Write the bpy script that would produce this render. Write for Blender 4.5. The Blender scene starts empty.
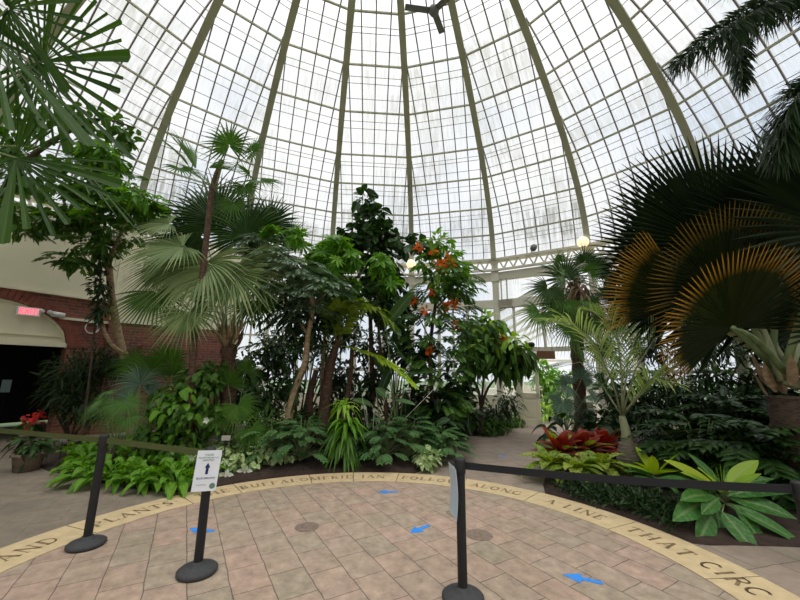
import bpy, math, random
from mathutils import Vector, Matrix
PI = math.pi
V = Vector
Z = V((0, 0, 1))
scene = bpy.context.scene
COL = scene.collection
RN = random.Random(7)

# ------------------------------------------------------------------ camera
F, PITCH, ROLL, H = 356.15, math.radians(11.69), math.radians(0.617), 1.55
cp, sp, cr, sr = math.cos(PITCH), math.sin(PITCH), math.cos(ROLL), math.sin(ROLL)
CAM = V((0, 0, H))

def ray(x, y):
    u2, v2 = (x - 400) / F, (300 - y) / F
    u, v = u2 * cr - v2 * sr, u2 * sr + v2 * cr
    return V((u, cp - v * sp, v * cp + sp))

def P(x, y, Y):
    d = ray(x, y)
    return CAM + d * (Y / d.y)

def PZ(x, y, z):
    d = ray(x, y)
    return CAM + d * ((z - H) / d.z)

def G(x, y):
    return PZ(x, y, 0.0)

def px(n, p):                       # size of n photo pixels at point p, in metres
    q = p - CAM
    return n * (q.y * cp + q.z * sp) / F

# ------------------------------------------------------------------ mesh builder
class MB:
    def __init__(s):
        s.v, s.f, s.c, s.m = [], [], [], []
    def add(s, vs, fs, cs=None, mi=0):
        o = len(s.v)
        s.v.extend(vs)
        s.f.extend([tuple(i + o for i in f) for f in fs])
        s.c.extend(cs if cs else [(0.5, 0.5, 0.5)] * len(vs))
        s.m.extend([mi] * len(fs))
    def box(s, lo, hi, rot=0.0, at=(0, 0, 0), mi=0):
        x0, y0, z0 = lo; x1, y1, z1 = hi
        R = Matrix.Rotation(rot, 3, 'Z'); A = V(at)
        vs = [R @ V(p) + A for p in ((x0, y0, z0), (x1, y0, z0), (x1, y1, z0), (x0, y1, z0), (x0, y0, z1), (x1, y0, z1), (x1, y1, z1), (x0, y1, z1))]
        s.add(vs, [(0, 3, 2, 1), (4, 5, 6, 7), (0, 1, 5, 4), (1, 2, 6, 5), (2, 3, 7, 6), (3, 0, 4, 7)], None, mi)
    def beam(s, a, b, w, h, up=Z, mi=0):      # box section w (sideways) x h (along up)
        a, b = V(a), V(b); t = (b - a).normalized()
        sd = t.cross(up)
        sd = sd.normalized() if sd.length > 1e-5 else V((1, 0, 0))
        u = sd.cross(t).normalized()
        vs = []
        for p in (a, b):
            for i, j in ((-1, -1), (1, -1), (1, 1), (-1, 1)):
                vs.append(p + sd * (i * w / 2) + u * (j * h / 2))
        s.add(vs, [(0, 1, 2, 3), (7, 6, 5, 4), (0, 4, 5, 1), (1, 5, 6, 2), (2, 6, 7, 3), (3, 7, 4, 0)], None, mi)
    def tube(s, pts, rad, n=8, cap=True, mi=0, col=None):
        pts = [V(p) for p in pts]
        if not hasattr(rad, '__len__'): rad = [rad] * len(pts)
        vs, fs, cs = [], [], []
        ref = V((1, 0, 0)) if abs((pts[-1] - pts[0]).normalized().x) < 0.8 else V((0, 1, 0))
        for i, p in enumerate(pts):
            t = (pts[min(i + 1, len(pts) - 1)] - pts[max(i - 1, 0)]).normalized()
            a = t.cross(ref).normalized(); b = t.cross(a)
            for k in range(n):
                an = 2 * PI * k / n
                vs.append(p + (a * math.cos(an) + b * math.sin(an)) * rad[i])
                cs.append(col or (0.5, i / max(1, len(pts) - 1), k / n))
        for i in range(len(pts) - 1):
            for k in range(n):
                k2 = (k + 1) % n
                fs.append((i * n + k, i * n + k2, (i + 1) * n + k2, (i + 1) * n + k))
        if cap:
            fs.append(tuple(range(n - 1, -1, -1))); fs.append(tuple((len(pts) - 1) * n + k for k in range(n)))
        s.add(vs, fs, cs, mi)
    def lathe(s, prof, n=32, at=(0, 0, 0), mi=0):
        A = V(at); vs, fs = [], []
        for r, z in prof:
            for k in range(n):
                a = 2 * PI * k / n
                vs.append(A + V((r * math.cos(a), r * math.sin(a), z)))
        for i in range(len(prof) - 1):
            for k in range(n):
                k2 = (k + 1) % n
                fs.append((i * n + k, i * n + k2, (i + 1) * n + k2, (i + 1) * n + k))
        s.add(vs, fs, None, mi)
    def ball(s, c, r, n=8, squash=1.0, mi=0):
        s.lathe([(max(1e-4, r * math.sin(PI * i / n)), -r * squash * math.cos(PI * i / n)) for i in range(n + 1)], 2 * n, c, mi)
    def prism(s, poly, z0, z1, mi=0):
        n = len(poly)
        vs = [V((x, y, z0)) for x, y in poly] + [V((x, y, z1)) for x, y in poly]
        fs = [tuple(range(n - 1, -1, -1)), tuple(range(n, 2 * n))] + [(i, (i + 1) % n, n + (i + 1) % n, n + i) for i in range(n)]
        s.add(vs, fs, None, mi)
    def build(s, name, mat, parent=None, smooth=False, origin=None):
        o0 = V(origin) if origin is not None else V((0, 0, 0))
        me = bpy.data.meshes.new(name)
        me.from_pydata([tuple(V(p) - o0) for p in s.v], [], s.f)
        for m in (mat if isinstance(mat, (list, tuple)) else [mat]): me.materials.append(m)
        if any(s.m): me.polygons.foreach_set('material_index', s.m)
        at = me.color_attributes.new('lf', 'FLOAT_COLOR', 'POINT')
        flat = []
        for c in s.c: flat += [c[0], c[1], c[2], 1.0]
        at.data.foreach_set('color', flat)
        if smooth: me.polygons.foreach_set('use_smooth', [True] * len(me.polygons))
        me.update()
        ob = bpy.data.objects.new(name, me); COL.objects.link(ob)
        if parent is not None: ob.parent = parent
        return ob

def tag(o, label, cat, group=None, kind=None):
    if label: o['label'] = label
    if cat: o['category'] = cat
    if group: o['group'] = group
    if kind: o['kind'] = kind
    return o

def thing(name, label, cat, loc=(0, 0, 0), group=None, rz=0.0):
    o = bpy.data.objects.new(name, None); COL.objects.link(o)
    o.empty_display_size = 0.1
    o.location = loc; o.rotation_euler = (0, 0, rz)
    return tag(o, label, cat, group)

def part(name, mb, mat, t, smooth=False, label=None):      # geometry given in world coordinates
    root = t
    while root.parent: root = root.parent
    o = mb.build(name, mat, t, smooth, root.location)
    if label: o['label'] = label
    return o

def struct(name, mb, mat, smooth=False, parent=None):
    o = mb.build(name, mat, parent, smooth)
    if parent is None: o['kind'] = 'structure'
    return o

def copy_tree(o, parent=None):
    c = o.copy(); COL.objects.link(c)
    if parent is not None: c.parent = parent
    for ch in list(o.children): copy_tree(ch, c)
    return c

# ------------------------------------------------------------------ materials
def mat(name):
    m = bpy.data.materials.new(name); m.use_nodes = True
    nt = m.node_tree; nt.nodes.clear()
    out = nt.nodes.new('ShaderNodeOutputMaterial')
    return m, nt, nt.nodes, nt.links, out

def rgb(c): return (c[0], c[1], c[2], 1.0)

def plain(name, col, rough=0.6, metal=0.0, noise=0.0, nscale=8.0, bump=0.0, col2=None, emit=None, es=1.0):
    m, nt, N, L, out = mat(name)
    b = N.new('ShaderNodeBsdfPrincipled'); b.inputs['Roughness'].default_value = rough; b.inputs['Metallic'].default_value = metal
    b.inputs['Base Color'].default_value = rgb(col)
    if noise or bump or col2:
        tc = N.new('ShaderNodeTexCoord'); n = N.new('ShaderNodeTexNoise'); n.inputs['Scale'].default_value = nscale; n.inputs['Detail'].default_value = 6
        L.new(tc.outputs['Object'], n.inputs['Vector'])
        r = N.new('ShaderNodeValToRGB')
        c2 = col2 or tuple(c * (1 - noise) for c in col)
        r.color_ramp.elements[0].position = 0.3; r.color_ramp.elements[0].color = rgb(c2)
        r.color_ramp.elements[1].position = 0.7; r.color_ramp.elements[1].color = rgb(col)
        L.new(n.outputs['Fac'], r.inputs['Fac']); L.new(r.outputs['Color'], b.inputs['Base Color'])
        if bump:
            bp = N.new('ShaderNodeBump'); bp.inputs['Strength'].default_value = bump; bp.inputs['Distance'].default_value = 0.02
            L.new(n.outputs['Fac'], bp.inputs['Height']); L.new(bp.outputs['Normal'], b.inputs['Normal'])
    if emit:
        b.inputs['Emission Color'].default_value = rgb(emit); b.inputs['Emission Strength'].default_value = es
    L.new(b.outputs['BSDF'], out.inputs['Surface'])
    return m

def leafmat(name, ca, cb, tip=None, trans=0.27, rough=0.42, rib=0.15, tstart=0.6, mott=None, spec=.22):
    m, nt, N, L, out = mat(name)
    at = N.new('ShaderNodeAttribute'); at.attribute_name = 'lf'
    sep = N.new('ShaderNodeSeparateColor'); L.new(at.outputs['Color'], sep.inputs['Color'])
    mx = N.new('ShaderNodeMix'); mx.data_type = 'RGBA'
    mx.inputs[6].default_value = rgb(ca); mx.inputs[7].default_value = rgb(cb)
    L.new(sep.outputs['Red'], mx.inputs[0]); cur = mx.outputs[2]
    if mott:
        tc = N.new('ShaderNodeTexCoord'); n = N.new('ShaderNodeTexNoise'); n.inputs['Scale'].default_value = 30; L.new(tc.outputs['Object'], n.inputs['Vector'])
        mr = N.new('ShaderNodeMapRange'); mr.inputs[1].default_value = 0.48; mr.inputs[2].default_value = 0.6; L.new(n.outputs['Fac'], mr.inputs[0])
        m3 = N.new('ShaderNodeMix'); m3.data_type = 'RGBA'; m3.inputs[7].default_value = rgb(mott)
        L.new(mr.outputs[0], m3.inputs[0]); L.new(cur, m3.inputs[6]); cur = m3.outputs[2]
    if tip:
        mr = N.new('ShaderNodeMapRange'); mr.inputs[1].default_value = tstart; mr.inputs[2].default_value = 1.0
        L.new(sep.outputs['Green'], mr.inputs[0])
        m2 = N.new('ShaderNodeMix'); m2.data_type = 'RGBA'; m2.inputs[7].default_value = rgb(tip)
        L.new(mr.outputs[0], m2.inputs[0]); L.new(cur, m2.inputs[6]); cur = m2.outputs[2]
    if rib:                                    # paler midrib
        mr = N.new('ShaderNodeMapRange'); mr.inputs[1].default_value = 0.0; mr.inputs[2].default_value = 0.25; mr.inputs[3].default_value = rib; mr.inputs[4].default_value = 0.0
        L.new(sep.outputs['Blue'], mr.inputs[0])
        m4 = N.new('ShaderNodeMix'); m4.data_type = 'RGBA'; m4.inputs[7].default_value = rgb((0.45, 0.55, 0.25))
        L.new(mr.outputs[0], m4.inputs[0]); L.new(cur, m4.inputs[6]); cur = m4.outputs[2]
    b = N.new('ShaderNodeBsdfPrincipled'); b.inputs['Roughness'].default_value = rough
    b.inputs['Specular IOR Level'].default_value = spec
    L.new(cur, b.inputs['Base Color'])
    tr = N.new('ShaderNodeBsdfTranslucent')
    hs = N.new('ShaderNodeHueSaturation'); hs.inputs['Saturation'].default_value = 1.15; hs.inputs['Value'].default_value = 1.2
    L.new(cur, hs.inputs['Color']); L.new(hs.outputs['Color'], tr.inputs['Color'])
    ms = N.new('ShaderNodeMixShader'); ms.inputs[0].default_value = trans
    L.new(b.outputs['BSDF'], ms.inputs[1]); L.new(tr.outputs['BSDF'], ms.inputs[2]); L.new(ms.outputs[0], out.inputs['Surface'])
    return m

def barkmat(name, ca, cb, scale=12, zstretch=6.0, bump=0.5):
    m, nt, N, L, out = mat(name)
    tc = N.new('ShaderNodeTexCoord'); mp = N.new('ShaderNodeMapping'); mp.inputs['Scale'].default_value = (1, 1, zstretch)
    L.new(tc.outputs['Object'], mp.inputs['Vector'])
    n = N.new('ShaderNodeTexNoise'); n.inputs['Scale'].default_value = scale; n.inputs['Detail'].default_value = 5
    L.new(mp.outputs[0], n.inputs['Vector'])
    r = N.new('ShaderNodeValToRGB'); r.color_ramp.elements[0].position = 0.35; r.color_ramp.elements[1].position = 0.65
    r.color_ramp.elements[0].color = rgb(ca); r.color_ramp.elements[1].color = rgb(cb)
    L.new(n.outputs['Fac'], r.inputs['Fac'])
    b = N.new('ShaderNodeBsdfPrincipled'); b.inputs['Roughness'].default_value = 0.85
    L.new(r.outputs['Color'], b.inputs['Base Color'])
    bp = N.new('ShaderNodeBump'); bp.inputs['Strength'].default_value = bump; bp.inputs['Distance'].default_value = 0.02
    L.new(n.outputs['Fac'], bp.inputs['Height']); L.new(bp.outputs['Normal'], b.inputs['Normal'])
    L.new(b.outputs['BSDF'], out.inputs['Surface'])
    return m

def brickmat(name, c1, c2, mortar, bw, bh, msize, rot=0.0, loc=(0, 0, 0), axes=None, noise=0.35, rough=0.75, bias=0.0, c3=None, offset=0.5, bump=0.4):
    m, nt, N, L, out = mat(name)
    tc = N.new('ShaderNodeTexCoord'); mp = N.new('ShaderNodeMapping'); mp.vector_type = 'TEXTURE'
    mp.inputs['Rotation'].default_value = (0, 0, rot); mp.inputs['Location'].default_value = loc
    src = tc.outputs['Object']
    if axes:                                     # vertical walls: (horizontal run along axes, z)
        sep = N.new('ShaderNodeSeparateXYZ'); L.new(src, sep.inputs[0])
        d = N.new('ShaderNodeVectorMath'); d.operation = 'DOT_PRODUCT'; d.inputs[1].default_value = (axes[0], axes[1], 0); L.new(src, d.inputs[0])
        cb = N.new('ShaderNodeCombineXYZ'); L.new(d.outputs['Value'], cb.inputs[0]); L.new(sep.outputs['Z'], cb.inputs[1]); src = cb.outputs[0]
    L.new(src, mp.inputs['Vector'])
    br = N.new('ShaderNodeTexBrick'); br.offset = offset
    br.inputs['Color1'].default_value = rgb(c1); br.inputs['Color2'].default_value = rgb(c2); br.inputs['Mortar'].default_value = rgb(mortar)
    br.inputs['Scale'].default_value = 1.0; br.inputs['Mortar Size'].default_value = msize; br.inputs['Mortar Smooth'].default_value = 0.3
    br.inputs['Brick Width'].default_value = bw; br.inputs['Row Height'].default_value = bh; br.inputs['Bias'].default_value = bias
    dn = N.new('ShaderNodeTexNoise'); dn.inputs['Scale'].default_value = 7; L.new(mp.outputs[0], dn.inputs['Vector'])
    ds = N.new('ShaderNodeVectorMath'); ds.operation = 'MULTIPLY_ADD'; ds.inputs[1].default_value = (bh * .07,) * 3; L.new(dn.outputs['Color'], ds.inputs[0]); L.new(mp.outputs[0], ds.inputs[2])
    L.new(ds.outputs[0], br.inputs['Vector'])
    n = N.new('ShaderNodeTexNoise'); n.inputs['Scale'].default_value = 3.0 / max(bw, .2); n.inputs['Detail'].default_value = 8; n.inputs['Roughness'].default_value = 0.7
    L.new(mp.outputs[0], n.inputs['Vector'])
    mr = N.new('ShaderNodeMapRange'); mr.inputs[1].default_value = 0.3; mr.inputs[2].default_value = 0.7; mr.inputs[3].default_value = 1 - noise; mr.inputs[4].default_value = 1 + noise * .4
    L.new(n.outputs['Fac'], mr.inputs[0])
    mu = N.new('ShaderNodeVectorMath'); mu.operation = 'SCALE'; L.new(br.outputs['Color'], mu.inputs[0]); L.new(mr.outputs[0], mu.inputs['Scale'])
    cur = mu.outputs[0]
    if c3:
        n2 = N.new('ShaderNodeTexNoise'); n2.inputs['Scale'].default_value = 1.1; L.new(mp.outputs[0], n2.inputs['Vector'])
        m5 = N.new('ShaderNodeMix'); m5.data_type = 'RGBA'; m5.blend_type = 'MULTIPLY'; m5.inputs[7].default_value = rgb(c3)
        m6 = N.new('ShaderNodeMapRange'); m6.inputs[1].default_value = .45; m6.inputs[2].default_value = .7; L.new(n2.outputs['Fac'], m6.inputs[0]); L.new(m6.outputs[0], m5.inputs[0])
        L.new(cur, m5.inputs[6]); cur = m5.outputs[2]
    b = N.new('ShaderNodeBsdfPrincipled'); b.inputs['Roughness'].default_value = rough
    L.new(cur, b.inputs['Base Color'])
    bp = N.new('ShaderNodeBump'); bp.inputs['Strength'].default_value = bump; bp.inputs['Distance'].default_value = 0.01
    iv = N.new('ShaderNodeMath'); iv.operation = 'MULTIPLY_ADD'; iv.inputs[1].default_value = -1.5; L.new(br.outputs['Fac'], iv.inputs[0]); L.new(n.outputs['Fac'], iv.inputs[2])
    L.new(iv.outputs[0], bp.inputs['Height']); L.new(bp.outputs['Normal'], b.inputs['Normal'])
    L.new(b.outputs['BSDF'], out.inputs['Surface'])
    return m

def glassmat(name, pane_w, pane_h, dirt=0.45, dcol=(0.80, 0.80, 0.74)):
    # lf: red = bay seed, green/blue unused; UV map 'g' in metres across / along the bay
    m, nt, N, L, out = mat(name)
    uv = N.new('ShaderNodeUVMap'); uv.uv_map = 'g'
    dv = N.new('ShaderNodeVectorMath'); dv.operation = 'DIVIDE'; dv.inputs[1].default_value = (pane_w, pane_h, 1); L.new(uv.outputs[0], dv.inputs[0])
    fl = N.new('ShaderNodeVectorMath'); fl.operation = 'FLOOR'; L.new(dv.outputs[0], fl.inputs[0])
    wn = N.new('ShaderNodeTexWhiteNoise'); wn.noise_dimensions = '2D'; L.new(fl.outputs[0], wn.inputs['Vector'])
    st = N.new('ShaderNodeVectorMath'); st.operation = 'MULTIPLY'; st.inputs[1].default_value = (12, 1.4, 1); L.new(uv.outputs[0], st.inputs[0])
    n = N.new('ShaderNodeTexNoise'); n.inputs['Scale'].default_value = 1.0; n.inputs['Detail'].default_value = 5; n.inputs['Roughness'].default_value = .65; L.new(st.outputs[0], n.inputs['Vector'])
    big = N.new('ShaderNodeTexNoise'); big.inputs['Scale'].default_value = 0.35; L.new(uv.outputs[0], big.inputs['Vector'])
    def mrange(sck, a, b, c, d):
        q = N.new('ShaderNodeMapRange'); q.inputs[1].default_value = a; q.inputs[2].default_value = b; q.inputs[3].default_value = c; q.inputs[4].default_value = d; L.new(sck, q.inputs[0]); return q.outputs[0]
    a1 = mrange(n.outputs['Fac'], .36, .62, 0, 1); a2 = mrange(wn.outputs['Value'], 0, 1, .35, 1.0); a3 = mrange(big.outputs['Fac'], .4, .62, .15, 1)
    mm = N.new('ShaderNodeMath'); mm.operation = 'MULTIPLY'; L.new(a1, mm.inputs[0]); L.new(a2, mm.inputs[1])
    m2 = N.new('ShaderNodeMath'); m2.operation = 'MULTIPLY'; L.new(mm.outputs[0], m2.inputs[0]); L.new(a3, m2.inputs[1])
    fac = mrange(m2.outputs[0], 0, .7, .12, dirt + .12)
    tr = N.new('ShaderNodeBsdfTransparent'); tr.inputs['Color'].default_value = (0.97, 0.98, 0.99, 1)
    tl = N.new('ShaderNodeBsdfTranslucent'); tl.inputs['Color'].default_value = rgb(dcol)
    ms = N.new('ShaderNodeMixShader'); L.new(fac, ms.inputs[0]); L.new(tr.outputs[0], ms.inputs[1]); L.new(tl.outputs[0], ms.inputs[2])
    L.new(ms.outputs[0], out.inputs['Surface'])
    return m

M = {}
M['cream'] = plain('cream_paint', (0.82, 0.77, 0.57), .6, noise=.10, nscale=1.2)
M['rib'] = plain('rib_paint', (0.46, 0.45, 0.33), .6, noise=.15, nscale=2)
M['bar'] = plain('bar_backlit_grey', (0.27, 0.235, 0.24), .6)  # light cream bars; their backlit darkness is put into this grey
M['truss'] = plain('truss_paint', (0.74, 0.70, 0.57), .6, noise=.08, nscale=2)
M['domeglass'] = glassmat('dome_glass', .374, .47, .80, (.33, .33, .30))
M['wallglass'] = glassmat('wall_glass', .7, .9, .18, (.75, .82, .78))
M['brick'] = brickmat('red_brick', (0.30, 0.085, 0.05), (0.17, 0.05, 0.035), (0.24, 0.17, 0.13), .22, .075, .008, axes=(.532, .847), noise=.4)
M['brick2'] = brickmat('red_brick_b', (0.28, 0.08, 0.05), (0.16, 0.05, 0.035), (0.22, 0.16, 0.13), .22, .075, .008, axes=(.77, .64), noise=.4)
M['voussoir'] = plain('arch_brick', (0.30, 0.09, 0.06), .8, noise=.4, nscale=9)
th = math.radians(120.4)
M['tile'] = brickmat('circle_pavers', (0.44, 0.305, 0.23), (0.37, 0.30, 0.215), (0.17, 0.125, 0.095), .37, .275, .005, rot=th, loc=(-2.42, 4.47, 0), noise=.42, rough=.75, bias=-.1, c3=(.88, .90, .86), offset=.37)
M['pave'] = brickmat('path_pavers', (0.25, 0.20, 0.15), (0.225, 0.185, 0.14), (0.17, 0.135, 0.10), .45, .45, .004, rot=.5, noise=.3, rough=.8, c3=(.8, .8, .8), offset=.5)
M['pink'] = brickmat('right_pavers', (0.33, 0.245, 0.19), (0.27, 0.22, 0.17), (0.15, 0.12, 0.10), .5, .42, .006, rot=.25, noise=.25, rough=.8, c3=(.8, .8, .8))
M['band'] = plain('sandstone', (0.64, 0.485, 0.275), .7, noise=.2, nscale=9, bump=.1)
M['letter'] = plain('letter_bronze', (0.27, 0.18, 0.09), .7, noise=.4, nscale=14)
M['joint'] = plain('joint', (0.12, 0.09, 0.06), .9)
M['soil'] = plain('soil', (0.045, 0.024, 0.016), .95, noise=.5, nscale=14, bump=.8)
M['black'] = plain('black_rubber', (0.007, 0.007, 0.008), .6)
M['basegrey'] = plain('base_rubber', (0.045, 0.045, 0.047), .75, noise=.25, nscale=30, bump=.2)
M['belt'] = plain('black_belt', (0.010, 0.010, 0.013), .8)
M['gbelt'] = plain('green_belt', (0.07, 0.085, 0.018), .75)
M['paper'] = plain('sign_paper', (0.80, 0.83, 0.90), .35)
M['curl'] = plain('sign_film', (0.42, 0.55, 0.66), .3)
M['ink'] = plain('ink_blue', (0.01, 0.02, 0.12), .5)
M['ink_green'] = plain('ink_green', (0.12, 0.22, 0.16), .5)
M['tape'] = plain('blue_tape', (0.03, 0.27, 0.83), .5, noise=.15, nscale=20)
M['iron'] = plain('iron_cover', (0.25, 0.18, 0.14), .6, noise=.4, nscale=25, bump=.4)
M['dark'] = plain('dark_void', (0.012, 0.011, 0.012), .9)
M['white'] = plain('white_plastic', (0.75, 0.75, 0.72), .4)
M['exit'] = plain('exit_red', (0.9, 0.03, 0.06), .4, emit=(1.0, .10, .16), es=1.3)
M['exitface'] = plain('exit_face', (0.8, 0.55, 0.55), .4, emit=(1.0, .35, .4), es=.35)
M['terracotta'] = plain('terracotta', (0.35, 0.15, 0.09), .85, noise=.25)
M['stonepot'] = plain('stone_pot', (0.26, 0.19, 0.14), .85, noise=.3, nscale=20)
M['globe'] = plain('lamp_globe', (0.8, 0.74, 0.55), .25, emit=(1.0, .82, .5), es=.75)
M['brownsign'] = plain('brown_sign', (0.20, 0.09, 0.04), .6, noise=.2)
M['fan'] = plain('fan_grey', (0.16, 0.16, 0.16), .5)
M['notice'] = plain('notice_pale', (0.45, 0.62, 0.62), .5)
M['metal'] = plain('label_metal', (0.5, 0.5, 0.48), .4, .6)
M['grass'] = plain('lawn', (0.10, 0.16, 0.06), .95, noise=.4, nscale=3)
# foliage
M['g_mid'] = leafmat('leaf_mid', (0.045, 0.12, 0.016), (0.09, 0.19, 0.025))
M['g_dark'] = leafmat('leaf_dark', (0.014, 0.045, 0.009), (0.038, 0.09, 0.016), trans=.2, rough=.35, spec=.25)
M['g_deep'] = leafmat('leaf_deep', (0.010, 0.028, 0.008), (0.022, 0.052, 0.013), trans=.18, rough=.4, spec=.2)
M['g_bright'] = leafmat('leaf_bright', (0.09, 0.24, 0.018), (0.17, 0.35, 0.03), trans=.4)
M['g_lime'] = leafmat('leaf_lime', (0.20, 0.42, 0.04), (0.42, 0.60, 0.08), trans=.45, rib=.3)
M['g_blue'] = leafmat('leaf_blue', (0.07, 0.13, 0.085), (0.16, 0.24, 0.165), trans=.22)
M['g_pale'] = leafmat('leaf_pale_palm', (0.085, 0.15, 0.04), (0.29, 0.36, 0.155), trans=.25, rib=.35)
M['g_fresh'] = leafmat('leaf_fresh', (0.06, 0.15, 0.03), (0.13, 0.25, 0.06), trans=.28, rib=.25)
M['g_licuala'] = leafmat('leaf_overhead', (0.022, 0.060, 0.008), (0.05, 0.115, 0.012), trans=.42, rib=.1)
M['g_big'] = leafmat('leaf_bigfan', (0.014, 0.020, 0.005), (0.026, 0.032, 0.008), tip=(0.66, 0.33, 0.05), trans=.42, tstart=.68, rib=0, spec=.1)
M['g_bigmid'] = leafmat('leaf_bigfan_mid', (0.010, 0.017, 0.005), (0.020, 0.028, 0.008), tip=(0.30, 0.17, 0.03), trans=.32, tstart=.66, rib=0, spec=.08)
M['g_olive'] = leafmat('leaf_olive', (0.12, 0.19, 0.02), (0.24, 0.33, 0.04), trans=.4, rib=.1)
M['dry'] = leafmat('leaf_dry', (0.10, 0.06, 0.03), (0.25, 0.17, 0.10), trans=.15, rib=0)
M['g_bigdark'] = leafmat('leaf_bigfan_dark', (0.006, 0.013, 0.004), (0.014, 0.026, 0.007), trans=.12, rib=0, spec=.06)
M['g_fox'] = leafmat('leaf_foxtail', (0.015, 0.035, 0.016), (0.04, 0.075, 0.03), trans=.2, spec=.15)
M['g_frond'] = leafmat('leaf_frond', (0.17, 0.27, 0.06), (0.42, 0.52, 0.19), trans=.35)
M['g_silver'] = leafmat('leaf_silver', (0.06, 0.115, 0.05), (0.17, 0.24, 0.14), trans=.22, rough=.32)
M['g_red'] = leafmat('leaf_red', (0.13, 0.012, 0.010), (0.30, 0.03, 0.018), tip=(0.36, 0.07, 0.04), trans=.3, rib=0)
M['g_croton'] = leafmat('leaf_croton', (0.25, 0.36, 0.04), (0.42, 0.46, 0.07), trans=.35, mott=(0.09, 0.17, 0.03))
M['g_yellow'] = leafmat('leaf_yellow', (0.28, 0.46, 0.03), (0.45, 0.56, 0.04), trans=.45, rib=.1)
M['g_broad'] = leafmat('leaf_broad', (0.028, 0.105, 0.016), (0.05, 0.155, 0.028), trans=.25, rib=.3, mott=(0.08, .20, .05))
M['g_varieg'] = leafmat('leaf_variegated', (0.20, 0.33, 0.10), (0.32, 0.44, 0.16), trans=.3, mott=(0.6, .65, .4))
M['orange'] = leafmat('petal_orange', (0.85, 0.14, 0.02), (0.95, 0.24, 0.04), trans=.3, rib=0)
M['pink_fl'] = leafmat('petal_red', (0.85, 0.05, 0.06), (0.9, 0.25, 0.2), trans=.4, rib=0)
M['whitefl'] = leafmat('petal_white', (0.75, 0.75, 0.62), (0.8, 0.8, 0.7), trans=.3, rib=0)
M['bark_tan'] = barkmat('bark_tan', (0.22, 0.14, 0.08), (0.38, 0.27, 0.16), 10, 2.0)
M['bark_red'] = barkmat('bark_red', (0.045, 0.024, 0.015), (0.15, 0.08, 0.048), 14, 4.0)
M['bark_dark'] = barkmat('bark_dark', (0.035, 0.022, 0.016), (0.10, 0.065, 0.04), 16, 3.0)
M['bark_grey'] = barkmat('bark_grey', (0.12, 0.09, 0.065), (0.24, 0.195, 0.15), 14, 8.0)
M['stem'] = barkmat('green_stem', (0.13, 0.18, 0.07), (0.22, 0.28, 0.12), 6, .5, .1)
M['petiole_pale'] = barkmat('pale_petiole', (0.22, 0.24, 0.13), (0.36, 0.37, 0.22), 6, .5, .1)

# ------------------------------------------------------------------ leaf makers
def rdir(rng):
    while True:
        v = V((rng.uniform(-1, 1), rng.uniform(-1, 1), rng.uniform(-1, 1)))
        if .05 < v.length < 1: return v.normalized()

PROF = {
    'oval': lambda t: max(.02, math.sin(PI * min(1, t * .96 + .02)) ** .65),
    'lance': lambda t: max(.02, (math.sin(PI * t ** .75)) ** .9 if 0 < t < 1 else .02),
    'heart': lambda t: max(.02, math.sin(PI * (t * .80 + .20)) ** .7) if t < 1 else .02,
    'leaf': lambda t: max(.02, math.sin(PI * t ** .85) ** .75) if 0 < t < 1 else .03,
    'obov': lambda t: max(.04, math.sin(PI * t ** 1.5) ** .6 if t < 1 else .04),
    'strap': lambda t: max(.03, min(1, t * 5 + .4) * (1 - max(0, (t - .55) / .45) ** 1.6)),
    'blunt': lambda t: .22 + .78 * t,
}

def blade(mb, base, d, n, L, W, prof='oval', segs=4, droop=.2, fold=.25, rnd=.5, c0=0.0, c1=1.0):
    d = d.normalized(); pf = PROF[prof]
    vs, cs, fs = [], [], []
    prev = None
    for i in range(segs + 1):
        t = i / segs
        p = base + d * (L * t) - Z * (droop * L * t * t)
        tg = (d - Z * (2 * droop * t)).normalized()
        sd = tg.cross(n)
        sd = sd.normalized() if sd.length > 1e-4 else V((1, 0, 0))
        u = sd.cross(tg)
        w = W * .5 * pf(t)
        a = sd * (w * math.cos(fold)) + u * (w * math.sin(fold)); b = sd * (-w * math.cos(fold)) + u * (w * math.sin(fold))
        vs += [p + a, p, p + b]; g = c0 + (c1 - c0) * t
        cs += [(rnd, g, 1), (rnd, g, 0), (rnd, g, 1)]
        if i: o = (i - 1) * 3; fs += [(o, o + 1, o + 4, o + 3), (o + 1, o + 2, o + 5, o + 4)]
    mb.add(vs, fs, cs)

def fan(mb, hub, d, n, R, nseg=36, spread=290, split=.5, droop=.15, pleat=.45, cup=.15, tipw=.9, rng=RN, segs=5, taper=1.0, jag=.06, rnd=None):
    d = d.normalized(); n = (n - d * n.dot(d)).normalized(); sd = d.cross(n)
    sp_ = math.radians(spread); da = sp_ / nseg
    ts = [.04, split * .5, split, split + (1 - split) * .35, split + (1 - split) * .7, 1.0]
    for k in range(nseg):
        ph = -sp_ / 2 + (k + .5) * da
        rr = R * (1 - .28 * (abs(ph) / PI) ** 2) * rng.uniform(1 - jag, 1 + jag)
        dr = (d * math.cos(ph) + sd * math.sin(ph) + n * cup).normalized()
        dro = droop * rng.uniform(.6, 1.4)
        vs, cs, fs = [], [], []
        r0 = rng.random() if rnd is None else rnd
        side = dr.cross(n).normalized(); up = side.cross(dr)
        for i, t in enumerate(ts):
            p = hub + dr * (rr * t)
            if t > split * .5: q = (t - split * .5); p = p - Z * (dro * rr * q * q * 1.6)
            w = rr * math.tan(da / 2)
            if t <= split: w *= t
            else: w *= split * max(.06, (1 - ((t - split) / (1 - split)) ** taper)) * tipw
            pl = w * pleat * 2
            vs += [p + side * w, p + up * pl, p - side * w]
            cs += [(r0, t, 1), (r0, t, 0), (r0, t, 1)]
            if i: o = (i - 1) * 3; fs += [(o, o + 1, o + 4, o + 3), (o + 1, o + 2, o + 5, o + 4)]
        mb.add(vs, fs, cs)

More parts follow.
